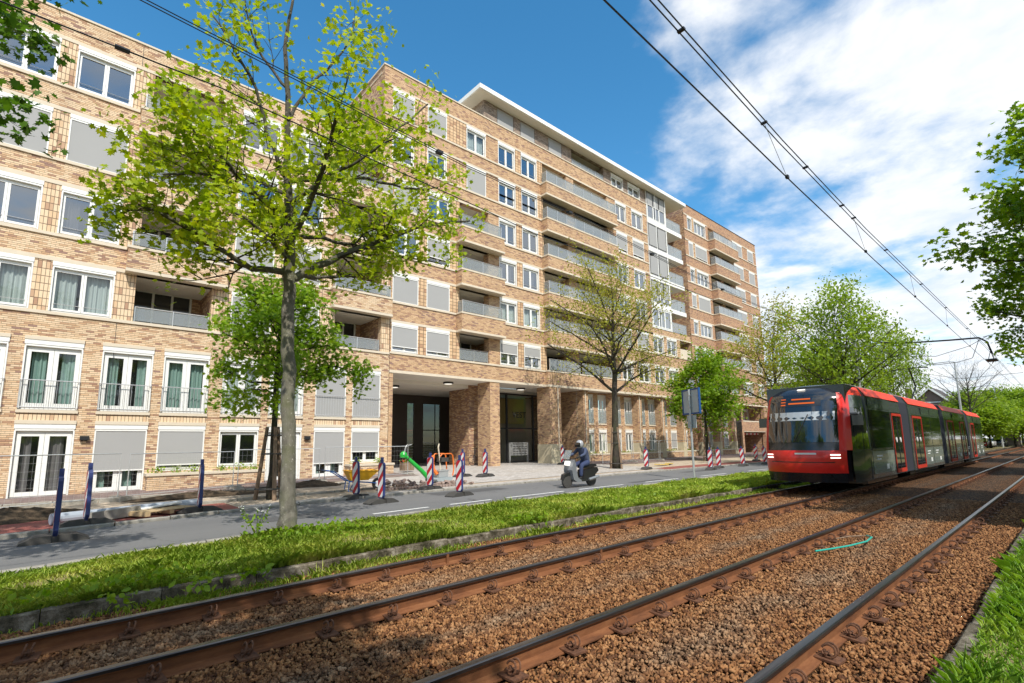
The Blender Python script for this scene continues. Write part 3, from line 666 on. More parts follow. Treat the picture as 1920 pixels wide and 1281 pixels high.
plain('paper_white', (0.8, 0.8, 0.78), 0.6, var=0.03)
text('lettering', 'VEST', 0.62, (24.8, yg-0.03, 3.50), (R(90), 0, 0), 'dark_metal', lob)
b = NB('lobby_yellow'); b.bsdf((0.75, 0.55, 0.22), 0.8)  # yellow light on the lobby wall, put into the panel colour
m_ = MB(); m_.box(24.4, 27.4, yg+2.2, yg+2.3, 3.0, 4.9); m_.build('painted_light_panel', 'lobby_yellow', lob)
# letterbox panel in front of the lobby glass
m_ = MB(); m_.box(23.60, 25.45, D+2.75, D+2.83, 0.66, 1.56); lb = m_.build('letterbox_panel', 'alu', tall)
m_ = MB()
for r_ in range(5):
    for c_ in range(5): m_.box(23.95+c_*0.28, 24.17+c_*0.28, D+2.735, D+2.749, 0.76+r_*0.17, 0.795+r_*0.17)
m_.build('mail_slot', 'dark_metal', lb); m_ = MB(); m_.box(23.60, 23.72, D+2.76, D+2.82, 0.1, 0.659); m_.box(25.33, 25.45, D+2.76, D+2.82, 0.1, 0.659); m_.build('leg', 'alu', lb)
# dark back wall of the passage with two glass doors
yb_ = D+8
m_ = MB(); hb = [(18.55, 19.10, 0.4, 4.45), (19.88, 21.35, 0.4, 4.45)]
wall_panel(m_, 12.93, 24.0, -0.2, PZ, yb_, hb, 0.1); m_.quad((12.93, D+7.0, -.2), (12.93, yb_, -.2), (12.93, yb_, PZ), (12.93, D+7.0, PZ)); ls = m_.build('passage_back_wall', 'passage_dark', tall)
m_ = MB()
for (a, b_, c, d_) in hb: m_.quad((a, yb_+0.08, c), (b_, yb_+0.08, c), (b_, yb_+0.08, d_), (a, yb_+0.08, d_))
m_.build('pane', 'mirror_glass', ls)
m_ = MB(); m_.box(20.9, 20.96, yb_+0.02, yb_+0.07, 0.4, 4.45); m_.box(19.88, 21.35, yb_+0.02, yb_+0.06, 2.5, 2.56); m_.build('door_bar', 'dark_metal', ls)
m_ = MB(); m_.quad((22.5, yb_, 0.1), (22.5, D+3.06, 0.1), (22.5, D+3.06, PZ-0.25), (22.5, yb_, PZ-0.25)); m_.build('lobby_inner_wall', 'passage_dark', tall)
m_ = MB()
for r_ in range(6):
    for c_ in range(3): m_.box(19.92+c_*0.48, 20.34+c_*0.48, yb_-0.02, yb_+0.01, 0.55+r_*0.2, 0.58+r_*0.2)
    m_.box(18.58, 19.06, yb_-0.02, yb_+0.01, 0.55+r_*0.2, 0.58+r_*0.2)
m_.build('mail_slot', 'alu', ls)
text('lettering', 'K A R', 0.34, (20.75, yg-0.07, 4.20), (R(90), 0, 0), 'paper_white', lob)
m_ = MB(); m_.box(20.36, 21.6, yg-0.08, yg-0.065, 3.93, 3.96)
m_.build('sign_line', 'paper_white', lob)
# ceiling lamps
b = NB('lamp_glow'); e_ = b.n('ShaderNodeEmission'); e_.inputs[0].default_value = (1, 0.93, 0.8, 1); e_.inputs[1].default_value = 1.1; b.t.links.new(e_.outputs[0], b.out.inputs[0])
for (x, y, z) in ((17.6, D+1.6, PZ), (14.9, D+3.4, PZ-0.22), (21.3, D+1.6, PZ), (23.6, D+1.5, PZ)):
    m_ = MB(); m_.lathe((x, y, z), [(0.30, -0.001), (0.32, -0.10), (0.27, -0.12)], 20); l_ = m_.build('ceiling_lamp', 'ceiling_lamp_shade', tall)
    m_ = MB(); m_.lathe((x, y, z), [(0.25, -0.121), (0.22, -0.135)], 20); m_.build('lamp_glass', 'lamp_glow', l_)
# ---- colonnade with recessed maisonettes ----------------------------
yc = D+0.6; cb = MB(); pl = MB(); pls = MB(); base = MB(); dp = MB(); st2 = MB(); rw = MB(); rh = []
CW = []
for c0 in cols:
    b0 = c0+0.56; e0 = c0+3.45 if c0 < 42 else 44.9
    for (u0, u1, nm) in ((b0+0.12, b0+1.30, 0), (b0+1.88, min(e0-0.02, b0+2.86), 1)):
        CW += [(u0, u1, 2.92, 5.12, 'french_door'), (u0, u1, 0.72, 2.44, 'ground_window')]
for h in CW: rh.append((h[0], h[1], h[2], h[3]))
wall_panel(rw, 28.9, 44.9, -0.3, PZ, yc, rh, 0.1); rw.build('recessed_wall', 'brick_tall', tall)
for i, (a, b_, z0, z1, nm) in enumerate(CW):
    bay = i//4; sh = None; cu = ('curtain_white', [(0, 1)]) if i % 3 == 0 else ('curtain_green', [(0, 0.35), (0.7, 1)])
    if bay in (3, 4) or (bay == 2 and 0): sh = 1 if nm == 'french_door' else 0.85
    W.make(nm, a, b_, z0, z1, yc, shut=sh, curtain=None if sh else cu, railing='glass' if nm == 'french_door' else None, rod=False, door=(nm == 'french_door'), leaves=2)
    st2.box(a-0.02, b_+0.02, yc-0.05, yc+0.08, z0-0.10, z0-0.002)
    if nm != 'french_door': st2.box(a-0.02, b_+0.02, yc-0.04, yc+0.08, z1+0.002, z1+0.12)
st2.build('stone_sill', 'stone', tall)
for c0 in cols:
    m_ = MB(); m_.box(c0, c0+0.56, D-0.012, yc-0.002, 1.42, PZ+0.0); co = m_.build('column', 'brick_tall', tall)
    m_ = MB(); m_.box(c0-0.02, c0+0.58, D-0.03, yc-0.001, -0.3, 1.418); m_.build('column_base', 'stone_base', co)
    m_ = MB(); m_.tube([(c0+0.18, D-0.06, 1.0), (c0+0.18, D-0.06, 5.26)], 0.04, 8); m_.build('downpipe', 'stone', co)
m_ = MB(); m_.tube([(25.35, D-0.33, 1.0), (25.35, D-0.33, 5.26)], 0.04, 8); m_.build('downpipe', 'stone', tall)
for c0 in cols:
    e0 = c0+3.44 if c0 < 42 else 44.9
    m_ = MB(); m_.box(c0+0.60, e0-0.03, D+0.0, D+0.18, -0.3, 0.58); w_ = m_.build('planter_wall', 'brick_tall', tall)
    m_ = MB(); m_.box(c0+0.59, e0-0.02, D-0.03, D+0.21, 0.58, 0.68); m_.build('coping', 'stone', w_)
# ---- wing ------------------------------------------------------------
wing = thing('apartment_corner_wing', 'red brick apartment wing at the far end with stacked projecting balconies', 'apartment building', (0, 0, 0))
W = Win(wing)
X0w, X1w = 44.90, 62.0; Lw = [7.85, 10.55, 13.23, 15.95, 18.6, 21.3, 23.98]; Sw = [6.38, 9.08, 11.76, 14.46, 17.08, 19.78, 22.5]
hs_ = []; ww = []
for k in range(7):
    for i, (a, b_, lv) in enumerate(((45.54, 46.42, 1), (46.86, 49.30, 3), (55.66, 58.10, 2), (59.56, 61.16, 2))):
        hs_.append((a, b_, Sw[k], Lw[k])); ww.append((k, i, a, b_, lv))
    hs_.append((49.92, 55.25, Sw[k]-0.02, Lw[k], 0.3))
wc = [45.65, 49.10, 52.55]
hs_.append((44.9, 54.5, -0.4, 5.27, 0))
hs_.append((54.93, 60.62, -0.4, 2.50, 0.5)); hs_.append((54.93, 60.62, 3.62, 5.25, 0.5))
m_ = MB(); wall_panel(m_, X0w, X1w, -0.4, 25.08, D, hs_, 0.16)
m_.quad((X0w, D+9, -0.4), (X0w, D, -0.4), (X0w, D, 25.08), (X0w, D+9, 25.08), 1); m_.quad((X1w, D, -0.4), (X1w, D+9, -0.4), (X1w, D+9, 25.08), (X1w, D, 25.08), 0)
m_.build('wall', ['brick_wing', 'brick_dark'], wing)
m_ = MB(); m_.box(X0w-0.03, X1w+0.03, D-0.03, D+9, 25.082, 25.14); m_.build('parapet_cap', 'dark_metal', wing)
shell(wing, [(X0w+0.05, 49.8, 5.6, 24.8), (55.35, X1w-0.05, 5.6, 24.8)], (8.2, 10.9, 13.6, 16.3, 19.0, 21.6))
st = MB(); inn = MB(); stk = MB()
shw = {(5, 0), (5, 1), (3, 0), (3, 1), (2, 2), (3, 2), (4, 2), (5, 2), (6, 2), (1, 2), (3, 3), (4, 3), (5, 3), (6, 3), (2, 3)}
for (k, i, a, b_, lv) in ww:
    s_ = None
    if (k, i) in shw: s_ = 1 if (k+i) % 3 else 0.82
    W.make('window', a, b_, Sw[k], Lw[k], D, shut=s_, leaves=lv, skyg=True, curtain=('curtain_white', [(0, 0.3), (0.6, 1)]) if (k+i) % 2 else None, rod=False)
for k in range(7):
    for a, b_ in ((X0w, 49.75), (55.42, X1w)) if k else ((X0w, X1w),):
        st.box(a, b_, D-0.05, D+0.1, Sw[k]-0.11, Sw[k]-0.001); st.box(a, b_, D-0.035, D+0.1, Lw[k]+0.001, Lw[k]+0.12) if k == 6 else None
        if k: st.box(a, b_, D-0.035, D+0.1, Lw[k-1]+0.001, Lw[k-1]+0.12)
    stk.box(46.43, 46.85, D-0.012, D+0.03, Sw[k]+.002, Lw[k]-.002)
    loggia(inn, wing, 49.92, 55.25, Sw[k]-0.5, Lw[k]+0.003, D+0.3, depth=1.9)
    p = MB(); p.box(52.2, 52.8, D+0.02, D+0.75, Sw[k], Lw[k]); p.box(54.7, 55.24, D+0.02, D+0.75, Sw[k], Lw[k]); split_boxes(p, 'pier', 'brick_wing', wing)
    if k:
        p = MB(); p.box(49.80, 55.40, D-0.70, D-0.003, Lw[k-1]+0.12, Sw[k]-0.10); bal = p.build('balcony', 'brick_wing', wing)
        p = MB(); p.box(49.77, 55.43, D-0.73, D+0.3, Sw[k]-0.10, Sw[k]); p.box(49.78, 55.42, D-0.72, D+0.3, Lw[k-1]+0.0, Lw[k-1]+0.12); p.build('stone_band', 'stone', bal)
        glass_rail(bal, 49.92, 55.28, D-0.6, Sw[k], 0.80, returns=(0.5, 0.5), n=5)
    else: glass_rail(wing, 50.0, 55.2, D+0.1, Sw[0], 0.80, n=4)
st.box(X0w, X1w, D-0.04, D+0.12, 5.272, 5.42); st.build('stone_band', 'stone', wing); split_boxes(stk, 'pier_cladding', 'stack_tall', wing)
rw = MB(); rh = []; CW = []
for c0 in wc:
    b0 = c0+0.56; e0 = c0+3.45 if c0 < 52 else 54.5
    for (u0, u1) in ((b0+0.12, b0+1.30), (b0+1.75, min(e0-0.02, b0+2.8))):
        if u1-u0 > 0.4: CW += [(u0, min(u1, e0-0.02), 2.92, 5.12, 'french_door'), (u0, min(u1, e0-0.02), 0.72, 2.44, 'ground_window')]
CW = [c_ for c_ in CW if c_[1] < 54.5]
wall_panel(rw, 45.0, 54.5, -0.3, PZ, yc, [c_[:4] for c_ in CW], 0.1); rw.quad((45.0, D+.2, 5.27), (54.6, D+.2, 5.27), (54.6, yc, 5.27), (45, yc, 5.27)); rw.build('recessed_wall', 'brick_wing', wing)
for (a, b_, z0, z1, nm) in CW: W.make(nm, a, b_, z0, z1, yc, shut=1 if nm == 'french_door' else 0.8, railing='glass' if nm == 'french_door' else None, rod=False)
for c0 in wc:
    m_ = MB(); m_.box(c0, c0+0.56, D-0.012, yc-0.002, 1.42, PZ+0.0); co = m_.build('column', 'brick_wing', wing)
    m_ = MB(); m_.box(c0-0.02, c0+0.58, D-0.03, yc-0.001, -0.3, 1.418); m_.build('column_base', 'stone_base', co)
    m_ = MB(); m_.tube([(c0+0.18, D-0.06, 0.6), (c0+0.18, D-0.06, 5.26)], 0.04, 8); m_.build('downpipe', 'stone', co)
    m_ = MB(); m_.box(c0+0.60, min(c0+3.44, 54.4), D+0.0, D+0.18, -0.3, 0.58); w_ = m_.build('planter_wall', 'brick_wing', wing)
    m_ = MB(); m_.box(c0+0.59, min(c0+3.44, 54.4), D-0.03, D+0.21, 0.58, 0.68); m_.build('coping', 'stone', w_)
# garage: opening, beam with soldier bricks, recessed window above
m_ = MB(); m_.box(54.93, 60.62, D+0.04, D+0.12, 2.50, 3.50); m_.build('garage_beam', 'stack_brick', wing)
m_ = MB(); m_.box(54.90, 60.65, D-0.02, D+0.14, 3.50, 3.62); m_.box(54.93, 60.62, D+0.02, D+0.14, 2.42, 2.50); m_.build('stone_band', 'stone', wing)
m_ = MB(); m_.quad((54.93, D+1.6, 3.6), (60.62, D+1.6, 3.6), (60.62, D+1.6, 5.3), (54.93, D+1.6, 5.3)); m_.quad((54.93, D+0.4, 3.6), (54.93, D+1.6, 3.6), (54.93, D+1.6, 5.3), (54.93, D+0.4, 5.3)); m_.quad((60.62, D+1.6, 3.6), (60.62, D+0.4, 3.6), (60.62, D+0.4, 5.3), (60.62, D+1.6, 5.3)); m_.build('recess_wall', 'brick_wing', wing)
W.make('window', 57.0, 59.9, 3.66, 5.1, D+1.5, leaves=3, rod=False)
m_ = MB(); m_.box(54.9, 60.6, D+5, D+5.1, -0.3, 2.6); m_.quad((60.62, D+5, -.3), (60.62, D+0.4, -.3), (60.62, D+0.4, 2.6), (60.62, D+5, 2.6)); m_.quad((54.93, D+.4, -.3), (54.93, D+5, -.3), (54.93, D+5, 2.6), (54.93, D+.4, 2.6)); m_.quad((54.93, D+.4, 2.5), (54.93, D+5, 2.5), (60.62, D+5, 2.5), (60.62, D+.4, 2.5)); m_.build('garage_interior', 'brick_dark', wing)
b = NB('red_white'); s_ = b.sep(b.obj()); c = b.mix(b.math('GREATER_THAN', b.math('FRACT', b.math('MULTIPLY', s_[0], 1.0)), 0.55), (0.75, 0.75, 0.73), (0.6, 0.02, 0.04)); b.bsdf(c, 0.5)
m_ = MB(); m_.box(56.4, 60.3, D+0.7, D+0.74, 2.12, 2.32); m_.build('height_limit_bar', 'red_white', wing)
# ---- planters of the low block with little plants --------------------
for (a, b_, z) in ((2.55, 6.62, 0.56), (10.45, 12.72, 0.62)):
    m_ = MB(); m_.box(a, b_, D-0.62, D-0.004, -0.3, z-0.09); w_ = m_.build('planter_wall', 'brick_low', low)
    m_ = MB(); m_.box(a-0.04, b_+0.04, D-0.66, D-0.005, z-0.09, z); m_.build('coping', 'stone', w_)
# ------------------------------------------------------------------ ground, road, tracks
def pave(name, cols, sx, sy, mort=(0.3, 0.27, 0.24), rough=0.85, stain=0.35):
    b = NB(name); p = b.sep(b.pos()); v = b.math('DIVIDE', p[1], sy); row = b.math('FLOOR', v)
    u = b.math('ADD', b.math('DIVIDE', p[0], sx), b.math('MULTIPLY', b.math('MODULO', b.math('ABSOLUTE', row), 2.0), 0.5))
    w = b.white(b.comb(b.math('FLOOR', u), row, 2.0)).outputs[0]
    c = b.ramp(w, cols); jm = b.math('MAXIMUM', b.math('LESS_THAN', b.math('FRACT', u), 0.06), b.math('LESS_THAN', b.math('FRACT', v), 0.09))
    c = b.mix(b.math('MULTIPLY', jm, 0.7), c, mort)
    c = b.mix(b.ramp(b.noise(0.6, 6, 0.65), [(0.45, 0.0), (0.7, stain)]), c, (0.34, 0.27, 0.20))
    b.bsdf(c, rough, 0, 0.3, b.bump(b.math('SUBTRACT', 1.0, jm), 0.3, 0.01)); return b.m
pave('paving_pale', [(0, (0.36, 0.33, 0.30)), (1, (0.52, 0.49, 0.46))], 0.22, 0.11, (0.3, 0.28, 0.26))
pave('paving_dark', [(0, (0.13, 0.09, 0.085)), (1, (0.25, 0.185, 0.175))], 0.2, 0.1, (0.12, 0.1, 0.09))
b = NB('asphalt'); n_ = b.noise(90, 3, 0.7); c = b.mix(n_, (0.095, 0.095, 0.098), (0.20, 0.20, 0.20))
ck = b.vor(0.55, vec=b.n('ShaderNodeVectorMath', operation='ADD').outputs[0], feature='DISTANCE_TO_EDGE')
va = b.t.nodes[-2] if False else [q for q in b.t.nodes if q.bl_idname == 'ShaderNodeVectorMath'][0]; b.put(va.inputs[0], b.pos()); b.put(va.inputs[1], b.scale(b.noise(2.0, 5, 0.7, out='Color'), (0.9, 0.9, 0.0)))
c = b.mix(b.math('MULTIPLY', b.ramp(ck, [(0.0, 1.0), (0.012, 0.0)]), b.ramp(b.noise(0.5, 2), [(0.45, 0.0), (0.6, 0.75)])), c, (0.035, 0.033, 0.03))
c = b.mix(b.ramp(b.noise(0.35, 6, 0.6, vec=b.scale(b.pos(), (0.25, 1, 1))), [(0.4, 0.0), (0.72, 0.45)]), c, (0.23, 0.225, 0.22)); b.bsdf(c, 0.8, 0, 0.35, b.bump(n_, 0.4, 0.006))
b = NB('asphalt_patch'); n_ = b.noise(90, 3, 0.7); b.bsdf(b.mix(n_, (0.055, 0.055, 0.058), (0.13, 0.13, 0.13)), 0.85, 0, 0.3, b.bump(n_, 0.4, 0.006))
b = NB('red_asphalt'); n_ = b.noise(80, 3, 0.7); c = b.mix(n_, (0.20, 0.055, 0.045), (0.32, 0.105, 0.085)); c = b.mix(b.ramp(b.noise(1.3, 6, 0.7), [(0.5, 0), (0.8, 0.6)]), c, (0.36, 0.29, 0.22)); b.bsdf(c, 0.85, 0, 0.3, b.bump(n_, 0.4, 0.006))
b = NB('sand'); n_ = b.noise(3.0, 8, 0.7); c = b.ramp(n_, [(0.25, (0.22, 0.16, 0.11)), (0.5, (0.45, 0.37, 0.28)), (0.75, (0.55, 0.47, 0.38))]); b.bsdf(c, 0.95, 0, 0.2, b.bump(b.noise(14, 6, 0.7), 0.9, 0.03))
b = NB('dark_soil'); b.bsdf(b.ramp(b.noise(5, 6, 0.7), [(0.3, (0.03, 0.022, 0.015)), (0.7, (0.14, 0.10, 0.065))]), 0.95, 0, 0.2, b.bump(b.noise(16, 5, 0.7), 1, 0.03))
b = NB('concrete'); b.bsdf(b.ramp(b.noise(4, 7, 0.7), [(0.3, (0.20, 0.18, 0.15)), (0.6, (0.36, 0.34, 0.30)), (0.85, (0.44, 0.42, 0.38))]), 0.9, 0, 0.2, b.bump(b.noise(25, 5, 0.7), 0.6, 0.01))
b = NB('old_concrete'); b.bsdf(b.ramp(b.noise(5, 8, 0.75), [(0.38, (0.04, 0.035, 0.02)), (0.52, (0.15, 0.125, 0.09)), (0.66, (0.34, 0.30, 0.24))]), 0.95, 0, 0.2, b.bump(b.noise(22, 6, 0.75), 1.0, 0.02))
b = NB('earth'); b.bsdf(b.ramp(b.noise(2.5, 7, 0.7), [(0.3, (0.13, 0.12, 0.045)), (0.7, (0.30, 0.24, 0.12))]), 0.95, 0, 0.1)
b = NB('line_paint'); b.bsdf(b.mix(b.noise(20, 5, 0.7), (0.55, 0.55, 0.53), (0.82, 0.82, 0.8)), 0.7)
b = NB('shaded_ballast_dirt'); b.bsdf(b.ramp(b.noise(6, 6, 0.7), [(0.3, (0.045, 0.025, 0.014)), (0.7, (0.13, 0.07, 0.035))]), 0.95, 0, 0.15, b.bump(b.noise(40, 4, 0.7), 1, 0.02))  # bed dirt, darkened so shade between the stones is in its colour
RY = [6.30, 4.86, 3.03, 1.57]
def ballast_mat(name, stones):
    b = NB(name); ps = b.pos(); p = b.sep(ps); y = p[1]
    # rust-stained near the rails, greyer in between
    d_ = b.math('MINIMUM', b.math('MINIMUM', b.math('ABSOLUTE', b.math('SUBTRACT', y, 5.5)), b.math('ABSOLUTE', b.math('SUBTRACT', y, 2.33))), b.math('MULTIPLY', b.math('ABSOLUTE', b.math('SUBTRACT', y, 3.95)), 1.6))
    gr = b.n('ShaderNodeMapRange', interpolation_type='SMOOTHSTEP'); b.put(gr.inputs[0], b.math('ADD', d_, b.math('MULTIPLY', b.math('SUBTRACT', b.noise(1.3, 6, 0.65), 0.5), 1.5)))
    gr.inputs[1].default_value = -0.45; gr.inputs[2].default_value = 0.50; rust = gr.outputs[0]
    w = b.white(b.scale(b.n('ShaderNodeVectorMath', operation='FLOOR').outputs[0], (1, 1, 1)))
    fl = b.n('ShaderNodeVectorMath', operation='FLOOR'); b.put(fl.inputs[0], b.scale(ps, (24, 24, 24))); b.put(w.inputs['Vector'], fl.outputs[0])
    g = b.ramp(w.outputs[0], [(0, (0.085, 0.052, 0.03)), (0.5, (0.20, 0.135, 0.083)), (1, (0.34, 0.25, 0.165))])
    r_ = b.ramp(w.outputs[0], [(0, (0.085, 0.034, 0.014)), (0.5, (0.225, 0.10, 0.036)), (1, (0.38, 0.20, 0.085))])
    c = b.mix(rust, g, r_); c = b.mix(0.5, c, b.mix(b.noise(9, 5, 0.7), (0.5, 0.45, 0.42), (1.5, 1.4, 1.35)), 'MULTIPLY')
    if not stones:
        v = b.vor(24, out='Distance'); c = b.mix(b.ramp(v, [(0.25, 0.0), (0.62, 1.0)]), c, (0.02, 0.013, 0.008))
        b.bsdf(c, 0.9, 0, 0.25, b.bump(b.math('MULTIPLY', v, -1.0), 1.0, 0.04))
    else: b.bsdf(c, 0.85, 0, 0.3, b.bump(b.noise(70, 3, 0.6), 0.3, 0.005))
    return b.m
ballast_mat('ballast_ground', False); ballast_mat('ballast_stone', True)
def strip(name, xs, y0, y1, z, mat, ny=2, zf=None, label=None, use_bend=True):
    V = []; F = []
    for x in xs:
        for j in range(ny+1):
            y = y0+(y1-y0)*j/ny; yb = float(bend(x, y)) if use_bend else y
            V.append((x, yb, (zf(x, y) if zf else 0)+z))
    n = ny+1
    for i in range(len(xs)-1):
        for j in range(ny): F.append((i*n+j, (i+1)*n+j, (i+1)*n+j+1, i*n+j+1))
    m_ = MB(); m_.v = V; m_.f = F; m_.mi = [0]*len(F); o = m_.build(name, mat); o['kind'] = 'structure'; return o
XS = [-14, -8, -4, -2, -0.5] + [0.5*i for i in range(0, 30)] + [15+2*i for i in range(0, 20)] + [60, 80, 120, 180, 260]
gm = MB(); gm.quad((-600, -600, -0.32), (900, -600, -0.32), (900, 900, -0.32), (-600, 900, -0.32)); o = gm.build('ground', 'earth'); o['kind'] = 'structure'
strip('ballast_bed', [x for x in XS if x <= 17], 0.83, 7.30, -0.195, 'shaded_ballast_dirt'); strip('ballast_bed', [x for x in XS if x >= 17], 0.83, 7.30, -0.17, 'ballast_ground')
strip('verge', XS, 7.45, 11.0, -0.075, 'earth')
strip('grass_ground', XS, -12, 0.66, -0.03, 'earth', use_bend=False)
strip('road', XS, 10.95, 14.72, -0.05, 'asphalt')
strip('far_road', [60, 120, 260], 14.72, 20.0, -0.056, 'asphalt', use_bend=False)
def kerb(name, xs, y0, y1, z0, z1, mat, label=None, seg=1.0, gap=0.012, jit=0.01):
    m_ = MB(); x = xs[0]
    while x < xs[1]:
        x2 = x+seg; j = random.uniform(-jit, jit); a = float(bend(x+gap, (y0+y1)/2))-(y0+y1)/2; b_ = float(bend(x2-gap, (y0+y1)/2))-(y0+y1)/2
        n = len(m_.v); ch = 0.015
        for X, o_ in ((x+gap, a), (x2-gap, b_)):
            for (yy, zz) in ((y0, z0), (y0, z1-ch), (y0+ch, z1), (y1-ch, z1), (y1, z1-ch), (y1, z0)): m_.v.append((X, yy+o_+j*0.5, zz+(j if zz > z0 else 0)))
        for q in range(5): m_.f.append((n+q, n+q+6, n+q+7, n+q+1)); m_.mi.append(0)
        m_.f.append(tuple(n+5-q for q in range(6))); m_.mi.append(0); m_.f.append(tuple(n+6+q for q in range(6))); m_.mi.append(0)
        x = x2; seg = seg if x < 30 else 3.0
    o = m_.build(name, mat, fix=True); o['kind'] = 'structure'; return o
kerb('track_kerb', (-6, 150), 7.28, 7.43, -0.3, -0.025, 'old_concrete', jit=0.014, gap=0.004)
kerb('track_kerb', (-6, 150), 0.66, 0.80, -0.3, -0.02, 'old_concrete', jit=0.02, gap=0.006)
kerb('road_kerb', (-4, 90), 14.74, 14.90, -0.3, 0.02, 'concrete')
kerb('road_kerb', (-4, 150), 10.80, 10.93, -0.3, -0.028, 'concrete')
sandx = [-14, -8, -4, -2] + [0.7*i for i in range(0, 20)] + [15+1.5*i for i in range(34)]
def zz(x, y): return zg(x, y)
strip('bike_path', [-14, -8, -4, -2, -.5, 0, 1, 2, 3, 3.6], 14.92, 16.6, 0.012, 'red_asphalt', 3, zz)
strip('bike_path', [25.5, 28, 32, 36, 42, 50, 66], 14.92, 16.4, 0.012, 'red_asphalt', 3, zz)
strip('sand_bed', sandx, 14.90, 21.6, 0.0, 'sand', 8, zz)
strip('pavement', [9.5, 12, 14, 16, 18, 20, 22, 24.5, 26.5], 16.0, 36, 0.014, 'paving_pale', 14, zz)
strip('footpath', [-14, -8, -4, -2, 0, 2, 4, 6, 8, 10, 12.9], 20.6, 23.6, 0.02, 'paving_dark', 4, zz)
strip('footpath', [26.6, 30, 34, 38, 42, 50, 60, 66], 19.6, 30, 0.02, 'paving_dark', 4, zz)
strip('pavement_near', [3.7, 5, 6, 7, 8, 9, 10, 11, 12, 14, 16, 20, 25.4], 14.93, 15.6, 0.01, 'paving_pale', 2, zz)
kerb('path_kerb', (-4, 9), 16.75, 16.87, -0.3, 0.045, 'concrete'); kerb('path_kerb', (-4, 9), 19.3, 19.42, -0.3, 0.08, 'concrete')
for (x0, x1) in ((5.6, 7.2), (7.9, 9.4), (10.0, 12.6), (13.4, 16.0), (17.5, 20.0), (22, 24.5), (27, 29.5), (32, 34.5)):
    y_ = 11.42; a = float(bend(x0, y_)); b_ = float(bend(x1, y_)); m_ = MB(); m_.quad((x0, a, -0.045), (x1, b_, -0.045), (x1, b_+0.11, -0.045), (x0, a+0.11, -0.045)); o = m_.build('lane_marking', 'line_paint'); o['kind'] = 'structure'

for (x, y, sx, sy) in ((16.9, 11.6, 2.3, 0.32), (9.0, 13.6, 3.0, 0.8), (3.2, 12.3, 1.6, 0.7), (24, 13.2, 4.0, 0.5)):
    a = float(bend(x, y))-y; o = None; m_ = MB(); m_.quad((x, y+a, -0.046), (x+sx, y+a+0.06, -0.046), (x+sx, y+a+sy+0.06, -0.046), (x, y+a+sy, -0.046)); o = m_.build('road_patch', 'asphalt_patch'); o['kind'] = 'structure'
# ---- rails
b = NB('rail_rust'); ps = b.pos(); c = b.ramp(b.noise(7, 7, 0.7, vec=b.scale(ps, (0.25, 1, 1))), [(0.3, (0.075, 0.030, 0.015)), (0.5, (0.18, 0.070, 0.028)), (0.75, (0.28, 0.125, 0.052))]); b.bsdf(c, 0.85, 0.0, 0.3, b.bump(b.noise(60, 4, 0.7), 0.4, 0.004))
b = NB('rail_top'); ps = b.pos(); c = b.ramp(b.noise(5, 5, 0.6, vec=b.scale(ps, (0.1, 6, 1))), [(0.3, (0.045, 0.043, 0.045)), (0.7, (0.16, 0.155, 0.155))]); b.bsdf(c, 0.28, 0.85, 0.5)
b = NB('clip_rust'); b.bsdf(b.ramp(b.noise(30, 5, 0.7), [(0.3, (0.06, 0.026, 0.014)), (0.7, (0.20, 0.085, 0.04))]), 0.8, 0.1)
prof = [(-0.075, -0.160), (-0.075, -0.150), (-0.020, -0.136), (-0.009, -0.120), (-0.009, -0.048), (-0.030, -0.040), (-0.036, -0.030), (-0.036, -0.008), (-0.028, 0.0), (0.028, 0.0), (0.036, -0.008), (0.036, -0.03), (0.03, -0.04), (0.009, -0.048), (0.009, -0.12), (0.02, -0.136), (0.075, -0.15), (0.075, -0.16)]
def make_rail(y0, label):
    xs = [-8, -4, -2, -1] + [0.5*i for i in range(0, 30)] + [15, 18, 22, 26, 30, 40, 60, 90, 140, 200]
    m_ = MB(); n = len(prof)
    for x in xs:
        yb = float(bend(x, y0))
        for (dy, dz) in prof: m_.v.append((x, yb+dy, dz))
    for i in range(len(xs)-1):
        for j in range(n-1):
            m_.f.append((i*n+j, i*n+j+1, (i+1)*n+j+1, (i+1)*n+j)); m_.mi.append(1 if 6 <= j <= 10 else 0)
    r = m_.build('rail', ['rail_rust', 'rail_top'], None, fix=True); tag(r, label, 'rail', 'rusty tram rails'); return r
labs = ['farthest rusty tram rail, first one in from the long grass strip', 'second rusty tram rail from the long grass strip, under the near wheels of the tram',
        'rusty rail with bright steel top, first one on the near side of the tram', 'nearest rusty rail with bright steel top, beside the right hand grass edge']
rails = [make_rail(y, l) for y, l in zip(RY, labs)]
def clip_mesh():
    m_ = MB(); m_.obox((0, -0.01, -0.155), (0.20, 0.26, 0.018), (0.02, 0, 0))
    for s in (-1, 1):
        pts = []
        for t in range(15):
            a = math.pi*2*t/14*0.92+0.3; pts.append((0.030*s+0.016*math.sin(a*1.0), -0.035+0.062*math.cos(a), -0.088+0.050*math.sin(a)))
        m_.tube(pts, 0.0105, 6)
    m_.tube([(-0.055, -0.01, -0.115), (0.055, -0.01, -0.115)], 0.012, 6); m_.lathe((0, 0.012, -0.15), [(0.018, 0), (0.018, 0.05), (0.012, 0.06)], 8)
    me_o = m_.build('rail_clip', 'clip_rust'); me = me_o.data; bpy.data.objects.remove(me_o); return me
cme = clip_mesh()
